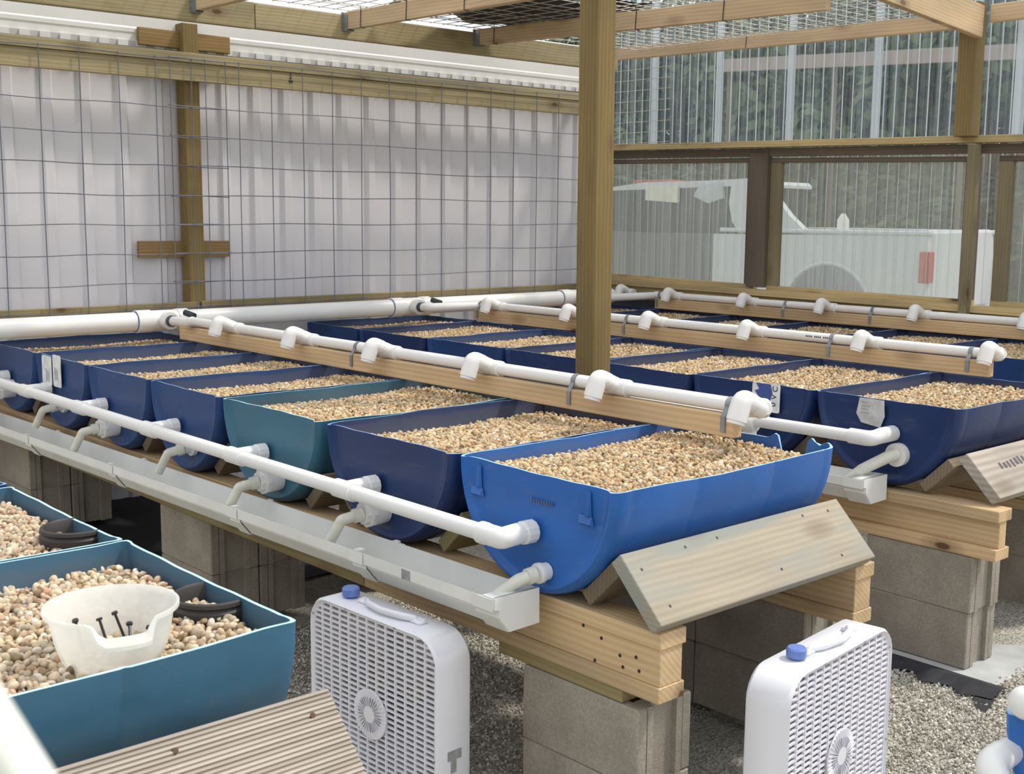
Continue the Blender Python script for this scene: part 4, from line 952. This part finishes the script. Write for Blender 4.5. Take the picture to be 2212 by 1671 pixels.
# ------------------------------------------------------------------ bowl, bolts and rubber rings in the foreground gravel
bc = Vector((4.128, -1.235, -.052)); t = thing('plastic_bowl', bc, 'translucent white plastic tub with a pouring notch, on the foreground gravel', 'bowl')
segs = 64; rings = [(.0, .004), (.060, .004), (.070, .010), (.082, .045), (.090, .085), (.092, .088), (.0975, .088), (.0975, .094), (.094, .094), (.086, .084), (.078, .045), (.066, .012), (.0, .007)]
vs = []; notch = R(-13)
for r_, z in rings:
    for k in range(segs):
        a = 2*PI*k/segs; d = (a-notch+PI) % (2*PI)-PI; zz = z; rx = r_
        if z > .08 and abs(d) < .48:
            f = min(1, (.48-abs(d))/.16); zz = z-(.018+.010*(r_ > .095))*f; rx = r_+(.014*f if r_ > .095 else .005*f)
        vs.append((rx*1.0*math.cos(a), rx*math.sin(a), zz))
mb = MB(); n_ = len(rings); mb.add(vs, [(i*segs+k, i*segs+(k+1) % segs, (i+1)*segs+(k+1) % segs, (i+1)*segs+k) for i in range(n_-1) for k in range(segs)])
me = mb.mesh('bowl_wall', M['bowl'], True); bm = bmesh.new(); bm.from_mesh(me); bmesh.ops.remove_doubles(bm, verts=bm.verts, dist=1e-5); bmesh.ops.recalc_face_normals(bm, faces=bm.faces); bm.to_mesh(me); bm.free()
obj('wall', me, t, T(*bc) @ Matrix.Scale(1.0, 4, (1, 0, 0)) @ Matrix.Scale(1.0, 4, (0, 1, 0)) @ Matrix.Scale(1.04, 4, (0, 0, 1)))
bolt = MB(); bolt.sweep([(0, 0, 0), (.040, 0, 0)], .0022, 8); bolt.sweep([(-.004, 0, 0), (.0, 0, 0)], .0050, 6)
bme = bolt.mesh('bolt', M['black'], True)
bl = ['upright against the back wall of the tub', 'upright in the middle of the tub', 'leaning right in the middle of the tub', 'nearest the right side of the tub', 'at the left side of the tub']
for k, (dx, dy, rz, ry) in enumerate(((-.058, .030, 1.0, 1.25), (-.045, .0, .4, 1.2), (-.03, .040, -.4, .75), (.005, .055, -.7, .7), (-.062, -.03, 2., 1.3))):
    obj('bolt', bme, None, T(bc.x+dx, bc.y+dy, bc.z+(.060 if ry > 1 else .048)) @ Matrix.Rotation(rz, 4, 'Z') @ Matrix.Rotation(ry, 4, 'Y'), 'small black bolt %s' % bl[k], 'bolt', 'black bolts in the plastic tub')
for (x, y, lb) in ((4.045, -1.062, 'black rubber ring stuck against the far wall in the foreground gravel beside the tub'), (3.480, -1.062, 'black rubber ring in the second foreground barrel')):
    mb = MB(); pts = []; n_ = 26
    A = np.linspace(R(160), R(380), n_)
    zc = -.012; vs = []; fs = []
    prf = [(.050, -.042), (.053, .008), (.056, .012), (.060, .010), (.061, .004), (.057, .0), (.061, -.006), (.060, -.042)]
    for a in A:
        for r_, z in prf: vs.append((x+r_*1.12*math.cos(a), y+.035+r_*1.12*math.sin(a), zc+z))
    m_ = len(prf); fs = [(i*m_+j, (i+1)*m_+j, (i+1)*m_+(j+1) % m_, i*m_+(j+1) % m_) for i in range(n_-1) for j in range(m_)]+[tuple(range(m_)), tuple(reversed(range((n_-1)*m_, n_*m_)))]
    mb.add(vs, fs); build(mb, 'rubber_ring', M['rubber'], smooth=True, label=lb, cat='ring', group='black rubber rings')

# ------------------------------------------------------------------ loose stone on the ground
def ground_scatter(x0, x1, y0, y1, sp, lab):
    nx = int((x1-x0)/sp); ny = int((y1-y0)/sp); gx, gy = np.meshgrid(np.linspace(x0, x1, nx), np.linspace(y0, y1, ny)); gx = gx.ravel()+rng.uniform(-.6, .6, nx*ny)*sp; gy = gy.ravel()+rng.uniform(-.6, .6, nx*ny)*sp
    z = -.90+.025*gy+.006*np.sin(3*gx+2*gy)+rng.uniform(0, .006, len(gx))
    inb = ~((gx > 3.33) & (gx < 4.07) & (gy > 1.56))
    P = np.stack([gx, gy, z], 1)[inb]
    me = scatter('stones', P, rng.uniform(.0035, .0075, len(P)), OCT, M['crush'], smooth=False, angular=.35)
    obj('ground_stone', me, None, None, lab, 'gravel', None, 'stuff')
ground_scatter(4.0, 4.95, .35, 2.6, .0098, 'loose grey crushed stone on the ground right of the second fan')
ground_scatter(3.55, 4.0, 1.05, 1.62, .0098, 'loose grey crushed stone in front of the middle row pier')
ground_scatter(2.1, 3.6, -.1, .85, .0105, 'loose grey crushed stone under the front row')

# ------------------------------------------------------------------ outside: pickup truck, trees
G = -.90
t = thing('pickup_truck', None, 'white pickup truck parked outside behind the clear wall', 'truck', Mw=T(.17, 8.0, 0) @ Matrix.Rotation(R(8), 4, 'Z'))
def side(poly, y0, y1, name, mat, parent=None):
    n_ = len(poly); mb = MB(); mb.add([(x, y, z) for y in (y0, y1) for x, z in poly], [tuple(range(n_)), tuple(range(2*n_-1, n_-1, -1))]+[(i, (i+1) % n_, n_+(i+1) % n_, n_+i) for i in range(n_)])
    return build(mb, name, mat, parent or t)
arch = [(-.93+.44*math.cos(a), -.26+.44*math.sin(a)) for a in np.linspace(0, PI, 14)]
archf = [(-4.25+.46*math.cos(a), -.30+.46*math.sin(a)) for a in np.linspace(0, PI, 12)]
side([(.0, -.40), (.02, .10), (.0, .45), (-2.17, .43), (-2.17, -.45), (-1.37, -.45)]+list(reversed(arch))+[(-.49, -.42)], 0, .12, 'bed_side', M['truck'])
side([(.0, -.40), (.02, .10), (.0, .45), (-2.17, .43), (-2.17, -.45)], 1.58, 1.7, 'bed_side', M['truck'])
mb = MB()
for k in range(14): # raised wheel arch lip
    pass
mb.sweep([(x, -.004, z) for x, z in arch], .022, 8); build(mb, 'arch_lip', M['truck'], t, smooth=True)
mb = MB(); mb.bbox(-.07, .03, .10, 1.60, -.25, .50, .03); build(mb, 'tailgate', M['truck'], t)
mb = MB(); mb.bbox(-.05, .12, .05, 1.65, -.46, -.30, .02); build(mb, 'bumper', M['galv'], t)
mb = MB(); mb.box(-2.1, -.05, .1, 1.6, -.30, -.25); build(mb, 'bed_floor', M['truckdark'], t)
mb = MB(); mb.bbox(-2.1, .02, -.015, .12, .452, .492, .010); build(mb, 'bed_rail', M['truck'], t)
mb = MB(); mb.bbox(-2.1, .02, 1.58, 1.715, .452, .492, .010); build(mb, 'bed_rail', M['truck'], t)
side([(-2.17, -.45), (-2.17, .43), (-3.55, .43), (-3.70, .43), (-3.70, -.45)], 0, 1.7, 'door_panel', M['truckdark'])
side([(-3.70, -.45), (-3.70, .43), (-5.0, .36), (-5.15, .25), (-5.2, -.35), (-4.75, -.45)]+list(archf), 0, 1.7, 'front_body', M['truck'])
side([(-1.98, .43), (-2.0, .72), (-2.0, .93), (-3.1, .95), (-3.50, .87), (-4.0, .43)], .06, 1.64, 'cab_glass', M['glassdark'])
side([(-1.96, .93), (-2.0, .965), (-2.30, .955), (-3.05, .945), (-3.46, .895), (-3.42, .86), (-1.96, .90)], .03, 1.67, 'roof', M['truck'])
side([(-1.17, .46), (-1.36, .62), (-1.50, .78), (-1.66, .95), (-1.75, .978), (-2.0, .962), (-2.0, .90), (-2.02, .74), (-1.98, .56), (-1.90, .44)], .02, .12, 'pillar', M['truck'])
side([(-3.42, .88), (-3.50, .88), (-4.05, .43), (-3.92, .43)], .04, .12, 'pillar', M['truck'])
side([(-2.61, .91), (-3.0, .905), (-3.0, .76), (-2.61, .735)], 0., .05, 'window_sticker', simple('cream_panel', (.75, .72, .60), .5))
side([(-2.10, .94), (-2.36, .91), (-2.42, .80), (-2.25, .73), (-2.08, .78)], 0., .05, 'window_shade', simple('pale_grey_panel', (.50, .53, .56), .5))
mb = MB(); mb.bbox(-.055, .045, -.012, .10, .03, .31, .01); build(mb, 'tail_light', M['red'], t)
for xw in (-.93, -4.25):
    for yw in (.06, 1.42):
        mb = MB(); mb.sweep([(xw, yw, -.53), (xw, yw+.02, -.53), (xw, yw+.2, -.53), (xw, yw+.22, -.53)], [.33, .37, .37, .33], 28); wh = build(mb, 'wheel', M['tyre'], t, smooth=True)
        mb = MB(); mb.tube((xw, yw-.01, -.53), (xw, yw+.05, -.53), .2, 20); build(mb, 'hubcap', M['galv'], wh)
mb = MB(); mb.bbox(-3.30, -2.85, .2, .5, .935, .975, .01); build(mb, 'roof_marker', M['red'], t)
tm = WM[t.name]
t = thing('jug', None, 'small clear jug standing on the pickup bed rail', 'jug', Mw=tm @ T(-.82, .05, .49))
mb = MB(); mb.sweep([(0, 0, 0), (0, 0, .09), (0, 0, .13), (0, 0, .15)], [.055, .055, .03, .02], 16); build(mb, 'bottle', M['bowl'], t, smooth=True)
# pale rail fence far behind
t = thing('rail_fence', (-2, 11, G), 'pale pinkish rail showing through the clear wall beyond the pickup', 'fence')
board('rail', (-4.6, 11, 2.55), (1.2, 11, 2.30), (0, 0, 1), .05, .16, 'palewood', t)
for x in (-4.5, -2.9, -1.2, .5): board('fence_post', (x, 11.05, -.92), (x, 11.05, 2.5), (0, 1, 0), .05, .05, 'frame', t)

def crown_mesh(seed, n=5200):
    r_ = np.random.default_rng(seed); nb = 16
    cen = np.stack([r_.uniform(-1.5, 1.5, nb), r_.uniform(-1.3, 1.3, nb), r_.uniform(-2.6, 2.4, nb)], 1); rad = r_.uniform(.6, 1.15, nb)
    which = r_.integers(0, nb, n); d = r_.normal(size=(n, 3)); d /= np.linalg.norm(d, axis=1)[:, None]
    C_ = cen[which]+d*(rad[which]*r_.uniform(.55, 1.05, n))[:, None]
    a = r_.normal(size=(n, 3)); a /= np.linalg.norm(a, axis=1)[:, None]; b = np.cross(a, d); b /= np.linalg.norm(b, axis=1)[:, None]+1e-6
    s = r_.uniform(.07, .17, n)[:, None]
    V = np.stack([C_-a*s, C_-b*s*.6, C_+a*s, C_+b*s*.6], 1).reshape(-1, 3)
    me = bpy.data.meshes.new('crown'); me.from_pydata(V.tolist(), [], np.arange(4*n).reshape(-1, 4).tolist())
    at = me.attributes.new('tint', 'FLOAT', 'POINT'); tv = np.clip(r_.uniform(0, .7, nb)[which]+r_.uniform(0, .35, n), 0, 1); at.data.foreach_set('value', np.repeat(tv, 4).astype(np.float32)); me.materials.append(M['leaf']); return me
CR = [crown_mesh(1), crown_mesh(2), crown_mesh(3)]
tk = MB(); tk.sweep([(0, 0, 0), (.05, 0, 1.6), (-.05, .05, 3.4), (0, 0, 5)], [.16, .13, .09, .03], 8)
for k in range(6): a = k*2.2; tk.sweep([(0, 0, 1.2+.5*k), (.8*math.cos(a), .8*math.sin(a), 1.9+.5*k)], [.06, .02], 5)
tkm = tk.mesh('trunk', M['bark'], True)
tr_sp = [(-16.5, 19, 1.15), (-13.6, 18.2, 1.02), (-11.2, 19.3, 1.12), (-8.9, 18, 1.05), (-6.6, 19, 1.18), (-4.4, 18, 1.10), (-2.3, 18.8, 1.2), (-.2, 18, 1.15), (-15, 23, 1.25), (-12.3, 22.5, 1.15), (-9.7, 23, 1.3), (-7.4, 22.5, 1.3), (-5.0, 23, 1.35), (-2.8, 22.5, 1.3), (1.8, 19, 1.2), (-18.5, 21.5, 1.1)]
for k, (x, y, s) in enumerate(tr_sp):
    hh = ['near', 'far'][y > 21]
    t = obj('tree', None, None, T(x, y, -.96) @ Matrix.Rotation(k*1.7, 4, 'Z') @ Matrix.Scale(s, 4), 'dark leafy tree in the hazy woods seen through the clear right wall', 'tree', 'trees in the woods beyond the clear wall')
    obj('trunk', tkm, t); obj('crown', CR[k % 3], t, WM[t.name] @ T(0, 0, 2.9)); obj('lower_foliage', CR[(k+1) % 3], t, WM[t.name] @ T(.3, 0, 1.25) @ Matrix.Rotation(1.3, 4, 'Z') @ Matrix.Diagonal((1.1, 1.1, .45, 1)))

# pale pole close to the lens, thrown out of focus at the lower left
pa, pb = P2(45, 1671, .30), P2(-62, 1500, .30); dn = (pa-pb).normalized()
k_ = (-.93-pa.z)/dn.z
mb = MB(); mb.tube(pb-dn*.35, pa+dn*k_, .0068, 16)
build(mb, 'pole', simple('pale_pole', (.80, .82, .74), .5, var=.03), smooth=True, label='pale slim pole leaning close to the camera, blurred at the lower left corner', cat='pole')
